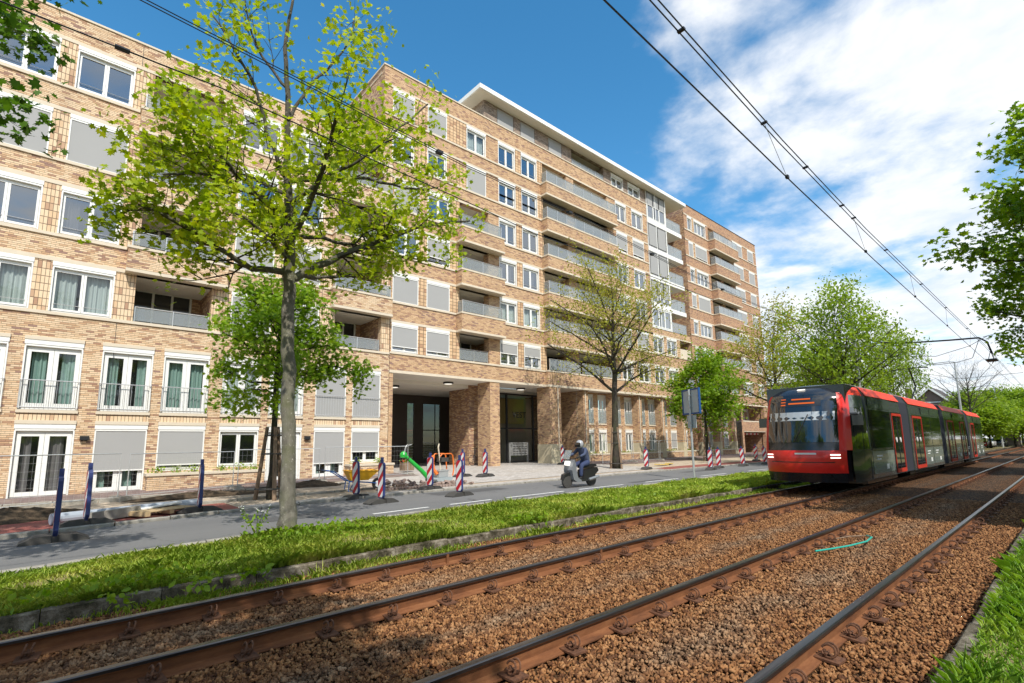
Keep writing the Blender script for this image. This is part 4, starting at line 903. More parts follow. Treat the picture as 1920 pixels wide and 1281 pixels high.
for r, y0 in zip(rails, RY):
    off = random.uniform(0, 0.5) if y0 > 2 else 0.0; x0_ = {1.57: 0.02, 3.03: 0.0, 4.86: -0.02, 6.30: -0.04}[y0]
    for i in range(70):
        x = x0_+0.66*i
        if x > 44: break
        c_ = bpy.data.objects.new('rail_clip', cme); COL.objects.link(c_); c_.parent = r
        c_.location = (x+random.uniform(-.02, .02), float(bend(x, y0))-0.085, random.uniform(-.004, .004)); c_.scale = (0.76, 0.80, 0.90); c_.rotation_euler = (random.uniform(-.06, .06), 0, random.uniform(-.12, .12))
# flash strips: weld joints
for y0, xs_ in ((4.86, (6.1, 24)), (6.30, (4.3,))):
    for x in xs_:
        m_ = MB(); yb = float(bend(x, y0)); m_.box(x-0.02, x+0.02, yb-0.04, yb+0.04, -0.15, -0.012); m_.build('rail_weld', 'rail_rust', rails[RY.index(y0)])

# ---- ballast stones
def stones(N, x0, x1, y0, y1, smin, smax, name, mat, zbase=-0.193, pile=0.03, power=1.0):
    u = rng.random(N)**power; x = x0+(x1-x0)*u; y = y0+(y1-y0)*rng.random(N)
    if name == 'ballast':
        k_ = np.ones(N, bool)
        for r_ in RY: k_ &= np.abs(y-r_) > 0.07+0.03*rng.random(N)
        x = x[k_]; y = y[k_]; N = len(x)
    # 12-vert squashed, randomised icosahedra-like stones (box with corner jitter: 8 verts)
    s = smin+(smax-smin)*rng.random(N)**1.6
    base = np.array([(-1,-1,-1),(1,-1,-1),(1,1,-1),(-1,1,-1),(-1,-1,1),(1,-1,1),(1,1,1),(-1,1,1)], float)*np.array([0.52, 0.34, 0.22])
    P = base[None]*s[:, None, None]*(1+0.55*(rng.random((N, 8, 3))-0.5))
    P[:, 4:, :2] *= (0.45+0.5*rng.random((N, 4, 1)))
    A = rng.normal(size=(N, 4)); A /= np.linalg.norm(A, axis=1)[:, None]; A[:, 1:3] *= 0.75; A /= np.linalg.norm(A, axis=1)[:, None]
    w_, a, b_, c_ = A.T
    Rm = np.stack([1-2*(b_*b_+c_*c_), 2*(a*b_-c_*w_), 2*(a*c_+b_*w_), 2*(a*b_+c_*w_), 1-2*(a*a+c_*c_), 2*(b_*c_-a*w_), 2*(a*c_-b_*w_), 2*(b_*c_+a*w_), 1-2*(a*a+b_*b_)], 1).reshape(N, 3, 3)
    P = np.einsum('nij,nkj->nki', Rm, P)
    yb = bend(x, y); z = zbase+pile*rng.random(N)+s*0.12
    P += np.stack([x, yb, z], 1)[:, None]
    F = np.array([(0,3,2,1),(4,5,6,7),(0,1,5,4),(1,2,6,5),(2,3,7,6),(3,0,4,7)])
    Fa = (np.arange(N)*8)[:, None, None]+F[None]
    o = mesh_np(name, P.reshape(-1, 3), Fa.reshape(-1, 4), mat); o['kind'] = 'stuff'; return o
st_ = stones(250000, -1.0, 19, 0.86, 7.24, 0.019, 0.045, 'ballast', 'ballast_stone', power=1.5)
st_['label'] = 'crushed stone ballast lying between the tram rails'
# ------------------------------------------------------------------ vegetation
def leafmat(name, cols, trans=0.45, sc_=1.3):
    b = NB(name); oi = b.n('ShaderNodeObjectInfo'); ps = b.obj()
    n1_ = b.noise(sc_, 3, 0.6, vec=ps); n2_ = b.noise(9.0, 2, 0.5, vec=ps)
    f = b.math('ADD', b.math('MULTIPLY', n1_, 0.6), b.math('MULTIPLY', n2_, 0.4))
    c = b.ramp(f, cols)
    d_ = b.n('ShaderNodeBsdfPrincipled'); b.put(d_.inputs['Base Color'], c); d_.inputs['Roughness'].default_value = 0.5; d_.inputs['Specular IOR Level'].default_value = 0.35
    t_ = b.n('ShaderNodeBsdfTranslucent'); c2 = b.mix(1.0, c, (1.25, 1.25, 0.45), 'MULTIPLY'); b.put(t_.inputs[0], c2)
    m_ = b.n('ShaderNodeMixShader'); m_.inputs[0].default_value = trans; b.t.links.new(d_.outputs[0], m_.inputs[1]); b.t.links.new(t_.outputs[0], m_.inputs[2]); b.t.links.new(m_.outputs[0], b.out.inputs[0])
leafmat('leaf_spring', [(0.30, (0.15, 0.25, 0.010)), (0.45, (0.29, 0.40, 0.012)), (0.58, (0.44, 0.50, 0.018)), (0.70, (0.54, 0.45, 0.03))], 0.48, 2.2)
leafmat('leaf_bright', [(0.32, (0.10, 0.20, 0.012)), (0.5, (0.20, 0.34, 0.016)), (0.68, (0.36, 0.46, 0.025))], 0.5)
leafmat('leaf_mid', [(0.32, (0.12, 0.22, 0.015)), (0.5, (0.24, 0.36, 0.025)), (0.68, (0.40, 0.48, 0.045))], 0.5)
leafmat('leaf_deep', [(0.35, (0.045, 0.12, 0.01)), (0.55, (0.09, 0.19, 0.014)), (0.72, (0.16, 0.25, 0.02))])
leafmat('leaf_olive', [(0.35, (0.22, 0.24, 0.03)), (0.55, (0.36, 0.36, 0.045)), (0.72, (0.46, 0.40, 0.07))])
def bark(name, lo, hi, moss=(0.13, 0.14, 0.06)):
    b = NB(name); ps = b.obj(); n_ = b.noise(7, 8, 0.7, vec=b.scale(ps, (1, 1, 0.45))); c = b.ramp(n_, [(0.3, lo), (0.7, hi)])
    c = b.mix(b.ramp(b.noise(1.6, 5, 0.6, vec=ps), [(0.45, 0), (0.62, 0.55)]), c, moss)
    if name == 'bark_grey': c = b.mix(b.ramp(b.math('MULTIPLY', b.sep(ps)[2], 0.1), [(0.42, 0.0), (0.62, 0.75)]), c, (0.055, 0.048, 0.038))  # darker towards the top: crown shading put into the bark colour
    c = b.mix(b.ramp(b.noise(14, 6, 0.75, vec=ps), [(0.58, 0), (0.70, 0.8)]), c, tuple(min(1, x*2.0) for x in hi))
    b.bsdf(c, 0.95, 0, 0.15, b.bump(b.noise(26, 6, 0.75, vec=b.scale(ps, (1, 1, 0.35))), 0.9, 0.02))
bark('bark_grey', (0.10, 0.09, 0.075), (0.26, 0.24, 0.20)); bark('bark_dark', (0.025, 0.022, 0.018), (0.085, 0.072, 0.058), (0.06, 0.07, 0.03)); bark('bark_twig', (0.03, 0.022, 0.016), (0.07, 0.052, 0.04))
MAPLE = np.array([(0, -0.42), (0.22, -0.44), (0.20, -0.20), (0.50, -0.10), (0.30, 0.06), (0.38, 0.30), (0.12, 0.22), (0, 0.58), (-0.12, 0.22), (-0.38, 0.30), (-0.30, 0.06), (-0.50, -0.10), (-0.20, -0.20), (-0.22, -0.44)])
SIMPLE = np.array([(0, -0.5), (0.36, -0.1), (0.2, 0.35), (0, 0.55), (-0.2, 0.35), (-0.36, -0.1)])
QUAD = np.array([(0, -0.5), (0.42, 0.0), (0, 0.55), (-0.42, 0.0)])
def leaves(name, C, size, mat, parent=None, tmpl=MAPLE, tilt=0.75, droop=0.25, smin=0.6):
    C = np.asarray(C, float); N = len(C); k = len(tmpl)
    s = size*(smin+(1.15-smin)*rng.random(N))
    nrm = rng.normal(size=(N, 3))*tilt+np.array([-0.1, -0.25, 1.0]); nrm /= np.linalg.norm(nrm, axis=1)[:, None]
    a = rng.normal(size=(N, 3)); a[:, 2] -= droop; t = a-nrm*(a*nrm).sum(1)[:, None]; t /= np.linalg.norm(t, axis=1)[:, None]; bt = np.cross(nrm, t)
    fold = 0.12*np.abs(tmpl[:, 0])-0.25*np.maximum(tmpl[:, 1], 0)**2
    P = C[:, None]+s[:, None, None]*(bt[:, None]*tmpl[None, :, :1]+t[:, None]*tmpl[None, :, 1:]+nrm[:, None]*fold[None, :, None])
    F = np.arange(N*k).reshape(N, k)
    return mesh_np(name, P.reshape(-1, 3), F, mat, parent)
def rvec(s=1.0): return Vector((random.gauss(0, s), random.gauss(0, s), random.gauss(0, s)))
class Tree:
    def __init__(s): s.wood = MB(); s.tw = MB(); s.tips = []
    def path(s, pts, r0, r1, k=8, wob=0.0, sub=4, mb=None):
        P = [Vector(p) for p in pts]; out = []
        for i in range(len(P)-1):
            p0 = P[max(i-1, 0)]; p1 = P[i]; p2 = P[i+1]; p3 = P[min(i+2, len(P)-1)]
            for j in range(sub):
                t = j/sub; out.append(0.5*((2*p1)+(p2-p0)*t+(2*p0-5*p1+4*p2-p3)*t*t+(3*p1-p0-3*p2+p3)*t**3)+rvec(wob))
        out.append(P[-1]); n = len(out)
        rr = [r0+(r1-r0)*i/(n-1) for i in range(n)]; (mb or s.wood).tube(out, rr, k); return out, rr
    def twigs(s, p, d, L, r, depth, spread=0.7, up=0.15, kids_=3):
        """recursive small branching; leaves gather at the ends"""
        pts = [p]; q = p.copy(); dd = d.normalized()
        for i in range(3):
            dd = (dd+rvec(0.16)+Vector((0, 0, up*0.5))).normalized(); q = q+dd*L/3; pts.append(q.copy())
        s.tw.tube(pts, [r, r*0.8, r*0.62, r*0.45], 4 if depth < 2 else 5, cap=False)
        if depth == 0: s.tips.append((pts[-1], dd)); s.tips.append((pts[2], dd)); return
        for i in range(kids_):
            a = (dd+rvec(spread)).normalized(); a.z = a.z*0.75+up
            s.twigs(pts[1+i % 3], a, L*random.uniform(0.6, 0.85), r*0.55, depth-1, spread, up, kids_)
        s.twigs(pts[-1], dd, L*0.75, r*0.5, depth-1, spread, up, kids_)
    def along(s, pts, rr, n, L, depth=1, start=0.25, spread=0.75, up=0.2, kids_=3):
        m = len(pts)
        for i in range(n):
            f = start+(1-start)*(i+random.random())/n; j = min(m-2, int(f*(m-1))); p = pts[j]; d = (pts[j+1]-pts[j]).normalized()
            a = (d*0.6+rvec(spread)).normalized(); a.z += up
            s.twigs(p, a, L*random.uniform(0.7, 1.2)*(1.15-0.5*f), max(0.008, rr[j]*0.42), depth, spread, up, kids_)
    def leafpts(s, per, rad):
        C = []
        for (p, d) in s.tips:
            c = p+d*rad*0.3
            n = per(p) if callable(per) else per
            for i in range(n): C.append(tuple(c+rvec(rad*0.5)))
        return C
def finish(t, name, label, cat, base, leafm, barkm, per, rad, size, tmpl=MAPLE, group=None, tilt=0.75, twigm='bark_twig', extra=None, drop=0.0):
    root = thing(name, label, cat, base, 0, group)
    def sh(mb): mb.v = [(a-base[0], b_-base[1], c-base[2]) for a, b_, c in mb.v]
    sh(t.wood); sh(t.tw); t.wood.build('trunk', barkm, root, smooth=True); t.tw.build('branches', twigm, root, smooth=True)
    C = np.array(t.leafpts(per, rad))
    if drop: C = C[rng.random(len(C)) > drop]
    if len(C): leaves('crown', C-np.array(base), size, leafm, root, tmpl, tilt)
    return root
# tall maple in the verge
random.seed(11)
t = Tree(); bx, by = 3.40, 10.05
tr, rt = t.path([(bx, by, -0.15), (3.38, by, 0.25), (3.33, by, 1.6), (3.26, by+.03, 3.0), (3.19, by, 4.6), (3.13, by-.03, 6.0), (3.04, by+0.05, 7.4), (2.98, by, 8.8), (2.9, by+.1, 10.2), (3.05, by, 11.6)], 0.19, 0.03, 14, 0.012)
for i in range(len(rt)):
    z = tr[i].z; rt[i] = float(np.interp(z, [0, 0.3, 1.2, 4.8, 6.2, 8.5, 11.6], [0.19, 0.150, 0.132, 0.118, 0.088, 0.055, 0.02]))
t.wood = MB(); t.wood.tube(tr, rt, 16)
limbs = [([(3.18, by, 4.85), (3.9, by-0.1, 5.35), (5.0, by-0.2, 6.05), (6.3, by-0.1, 6.85), (7.9, by+0.2, 7.55)], 0.085, 20),
 ([(3.16, by, 5.0), (2.5, by+.1, 4.95), (1.9, by-0.2, 5.1), (1.2, by-.3, 5.35), (0.65, by-.3, 5.5)], 0.07, 16),
 ([(3.12, by, 5.9), (2.4, by-.3, 6.3), (1.7, by-.5, 6.7), (1.1, by-.6, 7.1)], 0.06, 14),
 ([(3.10, by, 5.75), (4.2, by+0.2, 5.95), (5.6, by+.3, 6.1), (7.0, by+.2, 6.1)], 0.05, 12),
 ([(3.05, by, 7.1), (3.7, by, 7.5), (4.7, by+.2, 8.2), (5.7, by+.1, 9.3), (6.4, by, 10.2)], 0.06, 14),
 ([(3.05, by, 6.9), (2.6, by-.1, 7.7), (2.2, by-.2, 8.7), (1.5, by-.2, 9.6)], 0.05, 12),
 ([(3.0, by, 8.2), (3.4, by, 9.2), (4.1, by, 10.4), (4.4, by, 11.5)], 0.04, 10),
 ([(3.1, by, 5.4), (3.1, by-1.2, 5.9), (2.9, by-2.4, 6.3), (2.7, by-3.3, 6.5)], 0.07, 13),
 ([(3.1, by, 6.4), (3.6, by-1.1, 6.8), (4.3, by-2.1, 7.3)], 0.05, 9),
 ([(3.1, by, 5.6), (3.4, by+1.4, 6.2), (3.6, by+2.8, 6.6)], 0.06, 10),
 ([(3.1, by, 6.6), (2.4, by+1.3, 7.4), (1.8, by+2.4, 8.0)], 0.05, 9),
 ([(3.15, by, 4.9), (4.3, by+1.0, 5.4), (5.6, by+1.7, 5.9)], 0.055, 10),
 ([(3.0, by, 8.9), (2.4, by+.4, 9.9), (2.1, by+.3, 10.8)], 0.035, 7), ([(3.12, by, 6.1), (2.2, by-.5, 6.2), (1.5, by-.7, 6.15), (0.9, by-.7, 5.95)], 0.05, 12), ([(3.15, by, 5.2), (2.4, by-.8, 5.4), (1.7, by-1.5, 5.3)], 0.045, 9), ([(3.08, by, 6.9), (4.3, by-.3, 7.3), (5.6, by-.3, 7.5), (6.6, by-.2, 7.9)], 0.05, 12)]
for (pts, r, n) in limbs:
    o_, rr = t.path(pts, r, r*0.28, 7, 0.02); t.along(o_, rr, int(n*0.9), 0.72, 1, 0.26, 0.60, 0.08)
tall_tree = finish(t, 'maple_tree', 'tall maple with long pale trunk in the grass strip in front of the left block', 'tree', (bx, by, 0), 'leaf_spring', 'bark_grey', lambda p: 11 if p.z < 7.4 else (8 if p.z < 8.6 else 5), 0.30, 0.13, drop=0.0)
# small maple with stakes, behind
random.seed(5)
def generic(base, H, z0, Rx, n_limb, nper, L, depth, r0, lean=(0, 0), wob=0.02, upf=0.5, Ry=None, kk=3, top=0.9):
    t = Tree(); bx, by, bz = base; Ry = Ry or Rx
    tr, rt = t.path([(bx, by, bz-0.1), (bx+lean[0]*0.3, by+lean[1]*.3, bz+H*0.3), (bx+lean[0]*0.7, by, bz+H*0.65), (bx+lean[0], by+lean[1], bz+H*top)], r0, r0*0.15, 10, wob)
    for i in range(n_limb):
        f = i/(n_limb-1); z = z0+(H*0.80-z0)*f; a = i*2.399+random.uniform(-.3, .3); reach = math.sin(math.pi*min(1, 0.32+0.62*f))**0.8
        j = min(range(len(tr)), key=lambda q: abs(tr[q].z-bz-z)); p = tr[j]
        e = Vector((p.x+math.cos(a)*Rx*reach, p.y+math.sin(a)*Ry*reach, p.z+H*0.13*upf*2*random.uniform(0.7, 1.3)))
        mid = (p+e)/2+Vector((0, 0, H*0.02*random.uniform(-1, 1)))+rvec(0.06)
        o_, rr = t.path([p, mid, e], rt[j]*0.55, rt[j]*0.14+0.006, 6, wob*0.6); t.along(o_, rr, nper, L, depth, 0.2, 0.65, 0.15, kk)
    t.twigs(tr[-1], Vector((0, 0, 1)), L, 0.02, depth, 0.6, 0.2)
    return t
t = generic((4.86, 15.95, 0), 7.2, 3.2, 1.75, 15, 9, 0.55, 1, 0.12, Ry=1.6, upf=0.25)
o_, rr = t.path([(4.9, 15.9, 3.3), (5.8, 15.6, 3.9), (6.7, 15.4, 4.0), (7.5, 15.3, 3.7)], 0.04, 0.012, 6, 0.02); t.along(o_, rr, 16, 0.55, 1, 0.1, 0.6, 0.0)
o_, rr = t.path([(4.9, 15.9, 3.0), (4.3, 15.6, 3.2), (3.5, 15.4, 2.9)], 0.03, 0.01, 6, 0.02); t.along(o_, rr, 9, 0.5, 1, 0.1, 0.6, 0.0)
finish(t, 'maple_tree', 'young bright green maple held by wooden stakes behind the tall trunk', 'tree', (4.86, 15.95, -0.03), 'leaf_bright', 'bark_dark', 7, 0.30, 0.15)
def stakes(cx, cy, H, label, spread=0.42):
    root = thing('tree_stake_frame', label, 'tree stakes', (cx, cy, 0)); 
    for i in range(3):
        a = i*2.094+0.5; x, y = math.cos(a)*spread, math.sin(a)*spread
        m_ = MB(); m_.tube([(x, y, -0.08), (x*0.42, y*0.42, H)], [0.062, 0.052], 8); m_.build('stake', 'stake_wood', root)
    for z in (0.35*H*0.4, 0.62*H, 0.88*H):
        f = 1-0.58*z/H; m_ = MB(); m_.tube([(math.cos(a)*spread*f*1.15, math.sin(a)*spread*f*1.15, z) for a in [i*0.785 for i in range(8)]], 0.022, 5, closed=True); m_.build('strap', 'rubber', root)
b = NB('stake_wood'); b.bsdf(b.ramp(b.noise(5, 7, 0.7, vec=b.scale(b.obj(), (3, 3, 0.5))), [(0.3, (0.13, 0.085, 0.055)), (0.7, (0.32, 0.23, 0.16))]), 0.9, 0, 0.2, b.bump(b.noise(20, 4, vec=b.scale(b.obj(), (3, 3, 0.3))), 0.5, 0.01))
stakes(4.83, 15.95, 2.1, 'brown wooden stakes strapped round the young maple behind the tall trunk')
stakes(23.8, 17.35, 2.35, 'brown wooden stakes round the sparse olive tree right of the scooter', 0.36)
stakes(36.0, 18.1, 2.2, 'dark wooden stakes round the bright green tree behind the road sign', 0.32)
# sparse olive coloured tree right of the entrance
random.seed(21)
t = generic((23.8, 17.35, 0), 11.2, 4.3, 4.9, 17, 8, 1.2, 2, 0.24, lean=(0.3, 0), upf=0.85, Ry=3.4, wob=0.03, kk=2)
finish(t, 'locust_tree', 'dark branched tree with thin olive spring leaves in front of the long balconies', 'tree', (23.8, 17.35, 0), 'leaf_olive', 'bark_dark', 4, 0.50, 0.13, SIMPLE, tilt=0.9)
random.seed(31)
t = generic((36.0, 18.1, 0), 8.0, 2.9, 2.5, 17, 9, 0.85, 1, 0.13, upf=0.3, Ry=2.5)
finish(t, 'maple_tree', 'bright green young tree standing just right of the road sign', 'tree', (36.0, 18.1, 0), 'leaf_bright', 'bark_dark', 10, 0.42, 0.20)
random.seed(41)
t = generic((46.5, 16.8, 0), 11.5, 4.0, 5.0, 14, 7, 1.5, 1, 0.22, upf=0.8, Ry=4.0)
finish(t, 'locust_tree', 'olive leaved tree beside the corner wing, partly behind the tram front', 'tree', (46.5, 16.8, 0), 'leaf_olive', 'bark_dark', 12, 0.8, 0.20, SIMPLE)
# big spring-green trees beyond the tram: one prototype each, copied along the verge
random.seed(51)
tA = generic((0, 0, 0), 12.4, 4.0, 6.2, 22, 10, 1.7, 1, 0.24, upf=0.9, Ry=5.0)
bigA = finish(tA, 'verge_tree', 'broad spring green tree rising directly behind the tram roof', 'tree', (0, 0, 0), 'leaf_mid', 'bark_dark', 6, 0.70, 0.27, SIMPLE, 'trees along the tram line')
bigA.location = (34.2, 8.6, 0); bigA.scale = (0.60, 0.60, 0.75)
def tcopy(src, x, y, s, rz, label, group='trees along the tram line', zs=1.0):
    c = copy_tree(src); c.location = (x, y, 0); c.scale = (s, s, s*zs); c.rotation_euler.z = rz; c['label'] = label; c['group'] = group; return c
tcopy(bigA, 56.0, 10.4, 0.44, 2.1, 'second broad tree behind the tram, right of the tall lamp pole', zs=1.85)
tcopy(bigA, 27.8, 16.6, 0.60, 4.0, 'low green tree at the edge of the wing, left of the tram roof', zs=1.05).location = (44.0, 12.2, 0)
random.seed(61)
tB = generic((0, 0, 0), 10.5, 2.6, 5.0, 20, 9, 1.5, 1, 0.2, upf=0.5, Ry=5.0)
farB = finish(tB, 'avenue_tree', 'rounded green tree above the rear end of the tram', 'tree', (0, 0, 0), 'leaf_mid', 'bark_dark', 11, 0.95, 0.42, QUAD, 'distant avenue trees')
farB.location = (92, 9.2, 0); farB.scale = (0.75, 0.75, 0.66)
k = 0
for (x, y, s, lb) in ((78, 10.2, 0.42, 'low round green tree just above the end of the tram roof'), (104, 8.6, 0.72, 'green avenue tree behind the right hand lamp mast'), (116, 12.5, 0.72, 'green avenue tree below the dark hipped roof'), (118, 6.8, 0.82, 'dense green tree at the right edge of the avenue'),
                      (128, 9.0, 0.9, 'tree behind the dense green avenue tree'), (135, 5.6, 0.9, 'farthest green tree near the vanishing rails'), (101, 19.5, 0.7, 'green tree between the gabled house and the bare tree'), (150, 7.5, 1.0, 'hazy green tree at the end of the avenue')):
    k += 1; tcopy(farB, x, y, s, k*1.3, lb, 'distant avenue trees', zs=0.95)
# bare tree against the sky
random.seed(71)
t = generic((0, 0, 0), 9.6, 4.6, 3.6, 16, 8, 1.5, 2, 0.17, upf=1.2, kk=2)
finish(t, 'bare_tree', 'leafless dark tree against the sky above the end of the tram', 'tree', (0, 0, 0), 'leaf_mid', 'bark_dark', 0, 0.1, 0.1).location = (80, 7.9, 0)
# right hand maple, crown reaching into the frame, and the one whose leaves hang in at top left
random.seed(81)
t = generic((0, 0, 0), 11.0, 3.6, 4.6, 22, 13, 1.25, 1, 0.2, upf=0.75, Ry=4.2)
rtree = finish(t, 'street_maple', 'leafy green maple reaching in from the right edge of the frame', 'tree', (0, 0, 0), 'leaf_bright', 'bark_dark', 20, 0.44, 0.20, MAPLE, 'street maples on the near side')
rtree.location = (16.2, -2.75, 0); rtree.scale = (0.86, 0.86, 0.80)
for (x, y, s, rz, lb) in ((-4.6, -2.6, 0.95, 1.0, 'street maple behind the camera on the left'), (34, -2.6, 1.0, 2.2, 'street maple on the near side, second after the right hand one'), (50, -2.6, 1.0, 3.9, 'street maple on the near side farther down'), (66, -3.4, 1.0, 5.1, 'street maple on the near side far down the line')):
    tcopy(rtree, x, y, s, rz, lb, 'street maples on the near side')
random.seed(91)
t = Tree()
tr, rt = t.path([(-5.0, 9.8, -0.1), (-5.0, 9.8, 3), (-4.9, 9.8, 6), (-4.8, 9.8, 9.5)], 0.17, 0.04, 10, 0.02)
for pts in ([(-4.95, 9.8, 5.2), (-3.6, 9.3, 5.5), (-2.2, 8.9, 5.7), (-0.85, 8.6, 5.8)], [(-4.9, 9.8, 6.2), (-3.4, 9.5, 7.0), (-1.9, 9.3, 7.6), (-0.55, 9.1, 8.0)], [(-4.9, 9.8, 6), (-5.6, 8.2, 7), (-6.2, 7, 8)], [(-4.9, 9.8, 5.4), (-3.9, 8.2, 6.0), (-2.6, 7.0, 6.4), (-1.2, 6.4, 6.3)], [(-4.8, 9.8, 7.5), (-3.3, 10.2, 8.6), (-2, 10.4, 9.4), (-0.9, 10.3, 9.7)], [(-4.9, 9.8, 7), (-6.2, 10.2, 8), (-7.5, 10, 8.6)], [(-4.9, 9.8, 5.6), (-3.6, 10.6, 6.4), (-2.2, 11.2, 7.0)]):
    o_, rr = t.path(pts, 0.06, 0.018, 6, 0.02); t.along(o_, rr, 15, 0.75, 1, 0.15, 0.6, 0.0)
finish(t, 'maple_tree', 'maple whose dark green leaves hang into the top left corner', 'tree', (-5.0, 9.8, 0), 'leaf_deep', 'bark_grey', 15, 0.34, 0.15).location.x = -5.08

plain('added_house_wall', (0.16, 0.10, 0.075), 0.9, var=0.3, nscale=1.5)
# ---- grass
def grass(name, N, x0, x1, y0, y1, h, mat, zf=-0.07, power=1.4, label=None, usebend=True, w0=0.0036, clump=0.0):
    x = x0+(x1-x0)*rng.random(N)**power; y = y0+(y1-y0)*rng.random(N)
    if clump:
        keep = (np.sin(x*1.7+1)*np.cos(y*2.3+x*0.6)+rng.random(N)*1.6) > clump; x = x[keep]; y = y[keep]; N = len(x)
    dens = 0.65+0.35*np.sin(x*2.1+np.cos(y*3.0)*1.5)*np.cos(y*2.7+x*0.9)
    H = h*(0.45+0.75*rng.random(N))*dens*(1+0.5*(rng.random(N) > 0.96)); yb = bend(x, y) if usebend else y
    far = 1+np.maximum(x-4, 0)*0.13; W_ = w0*(0.7+0.6*rng.random(N))*far
    a = rng.random(N)*2*np.pi; L = H*(0.25+0.7*rng.random(N)); dx, dy = np.cos(a), np.sin(a); sx, sy = -dy*W_, dx*W_
    z0 = np.full(N, zf)
    P = np.zeros((N, 5, 3))
    P[:, 0] = np.stack([x-sx, yb-sy, z0], 1); P[:, 1] = np.stack([x+sx, yb+sy, z0], 1)
    P[:, 2] = np.stack([x+sx*.8+dx*L*0.35, yb+sy*.8+dy*L*0.35, z0+H*0.62], 1); P[:, 3] = np.stack([x+dx*L, yb+dy*L, z0+H*(1-0.25*rng.random(N))], 1)
    P[:, 4] = np.stack([x-sx*.8+dx*L*0.35, yb-sy*.8+dy*L*0.35, z0+H*0.62], 1)
    F = np.arange(N*5).reshape(N, 5); o = mesh_np(name, P.reshape(-1, 3), F, mat); o['kind'] = 'stuff'
    if label: o['label'] = label
    return o
leafmat('grass_blade', [(0.30, (0.22, 0.36, 0.035)), (0.48, (0.38, 0.52, 0.06)), (0.60, (0.54, 0.60, 0.11)), (0.74, (0.64, 0.58, 0.24))], 0.35, 0.9)
leafmat('grass_deep', [(0.30, (0.10, 0.24, 0.02)), (0.48, (0.20, 0.38, 0.035)), (0.62, (0.34, 0.48, 0.06)), (0.76, (0.50, 0.52, 0.16))], 0.35, 0.9)
grass('grass', 300000, -3, 46, 7.40, 10.78, 0.135, 'grass_blade', -0.085, 1.7, 'uneven green grass of the strip between road and tracks', clump=0.42)
grass('grass', 110000, 1.0, 40, -1.6, 0.70, 0.17, 'grass_deep', -0.03, 2.2, 'bright green grass at the right hand edge of the tracks', False)
grass('grass', 26000, -1.5, 30, 7.37, 7.50, 0.19, 'grass_blade', -0.06, 1.4, 'longer grass hanging over the edge of the kerb')
grass('weeds', 26000, -1, 24, 6.72, 7.30, 0.13, 'grass_blade', -0.17, 1.3, 'sparse grass and weeds growing in the ballast along the kerb', True, clump=0.9)
# broad-leaved weeds in the grass
C = []
for (x, y, n, s) in ((0.5, 7.6, 60, 0.22), (1.1, 7.9, 50, 0.2), (-0.1, 7.7, 40, 0.22), (2.9, 9.9, 70, 0.3), (3.9, 9.6, 90, 0.3), (4.1, 10.0, 60, 0.3), (7.2, 7.5, 90, 0.28), (1.9, 7.0, 40, 0.12), (1.3, 6.9, 36, 0.12), (0.6, 6.85, 20, 0.1), (12, 8.4, 70, 0.4)):
    for i in range(n): C.append((x+random.gauss(0, s), float(bend(x, y))+random.gauss(0, s*0.6), -0.03+random.random()*0.16))
o = leaves('weeds', C, 0.085, 'leaf_bright', None, SIMPLE, 0.9); o['kind'] = 'stuff'; o['label'] = 'broad leaved weeds in the grass by the kerb and tree foot'
# flowering stem by the tall trunk
rt_ = thing('wild_plant', 'thin weed with small white flowers left of the tall trunk', 'plant', (2.75, 9.75, -0.05)); m_ = MB(); C = []; FL = []
for i in range(5):
    a = random.uniform(0, 6.28); e = Vector((math.cos(a)*0.28, math.sin(a)*0.2, 0.45+0.2*random.random())); m_.tube([(0, 0, 0), tuple(e*0.5+Vector((0, 0, 0.05))), tuple(e)], 0.005, 4); FL.append(tuple(e))
    C += [tuple(e*random.uniform(0.3, 0.9)+rvec(0.05)) for _ in range(10)]
m_.build('stem', 'leaf_mid', rt_); leaves('foliage', C, 0.07, 'leaf_bright', rt_, SIMPLE)
m_ = MB()
for e in FL:
    for _ in range(4): m_.lathe(Vector(e)+rvec(0.02), [(0.002, -0.006), (0.012, 0), (0.002, 0.006)], 6)
m_.build('flowers', 'paper_white', rt_)
# shrubs in the planter boxes
random.seed(101)
for i, (x, y, z, s) in enumerate([(2.9, D-0.3, 0.55, 0.13), (3.5, D-0.3, 0.55, 0.15), (4.1, D-0.3, 0.55, 0.14), (5.1, D-0.3, 0.55, 0.13), (5.7, D-0.3, 0.55, 0.17), (6.3, D-0.3, 0.55, 0.12), (10.9, D-0.3, 0.6, 0.15), (12.1, D-0.3, 0.6, 0.17)] + [(c0+1.0+q*0.8, D+0.4, 0.55, 0.17) for c0 in (28.4, 31.85, 35.3, 38.75, 42.2, 45.65, 49.1) for q in range(3)]):
    n = 70; C = np.random.default_rng(i).normal(size=(n, 3))*np.array([s, s*0.6, s*0.55])+np.array([0, 0, s*0.8])
    near = x < 13; rt_ = thing('planter_shrub', 'small green shrub in the brick planter, %s' % (('%s of the left planter' % ['first', 'second', 'third', 'fourth', 'fifth', 'sixth'][i]) if i < 6 else ('left one beside the passage' if i == 6 else ('right one beside the passage' if i == 7 else 'row under the colonnade windows'))), 'shrub', (x, y, z), 0, 'low planter shrubs')
    leaves('foliage', C, 0.09, 'leaf_mid', rt_, SIMPLE); m_ = MB(); m_.tube([(0, 0, -0.1), (0.01, 0, s)], 0.012, 5); m_.build('stem', 'bark_twig', rt_)

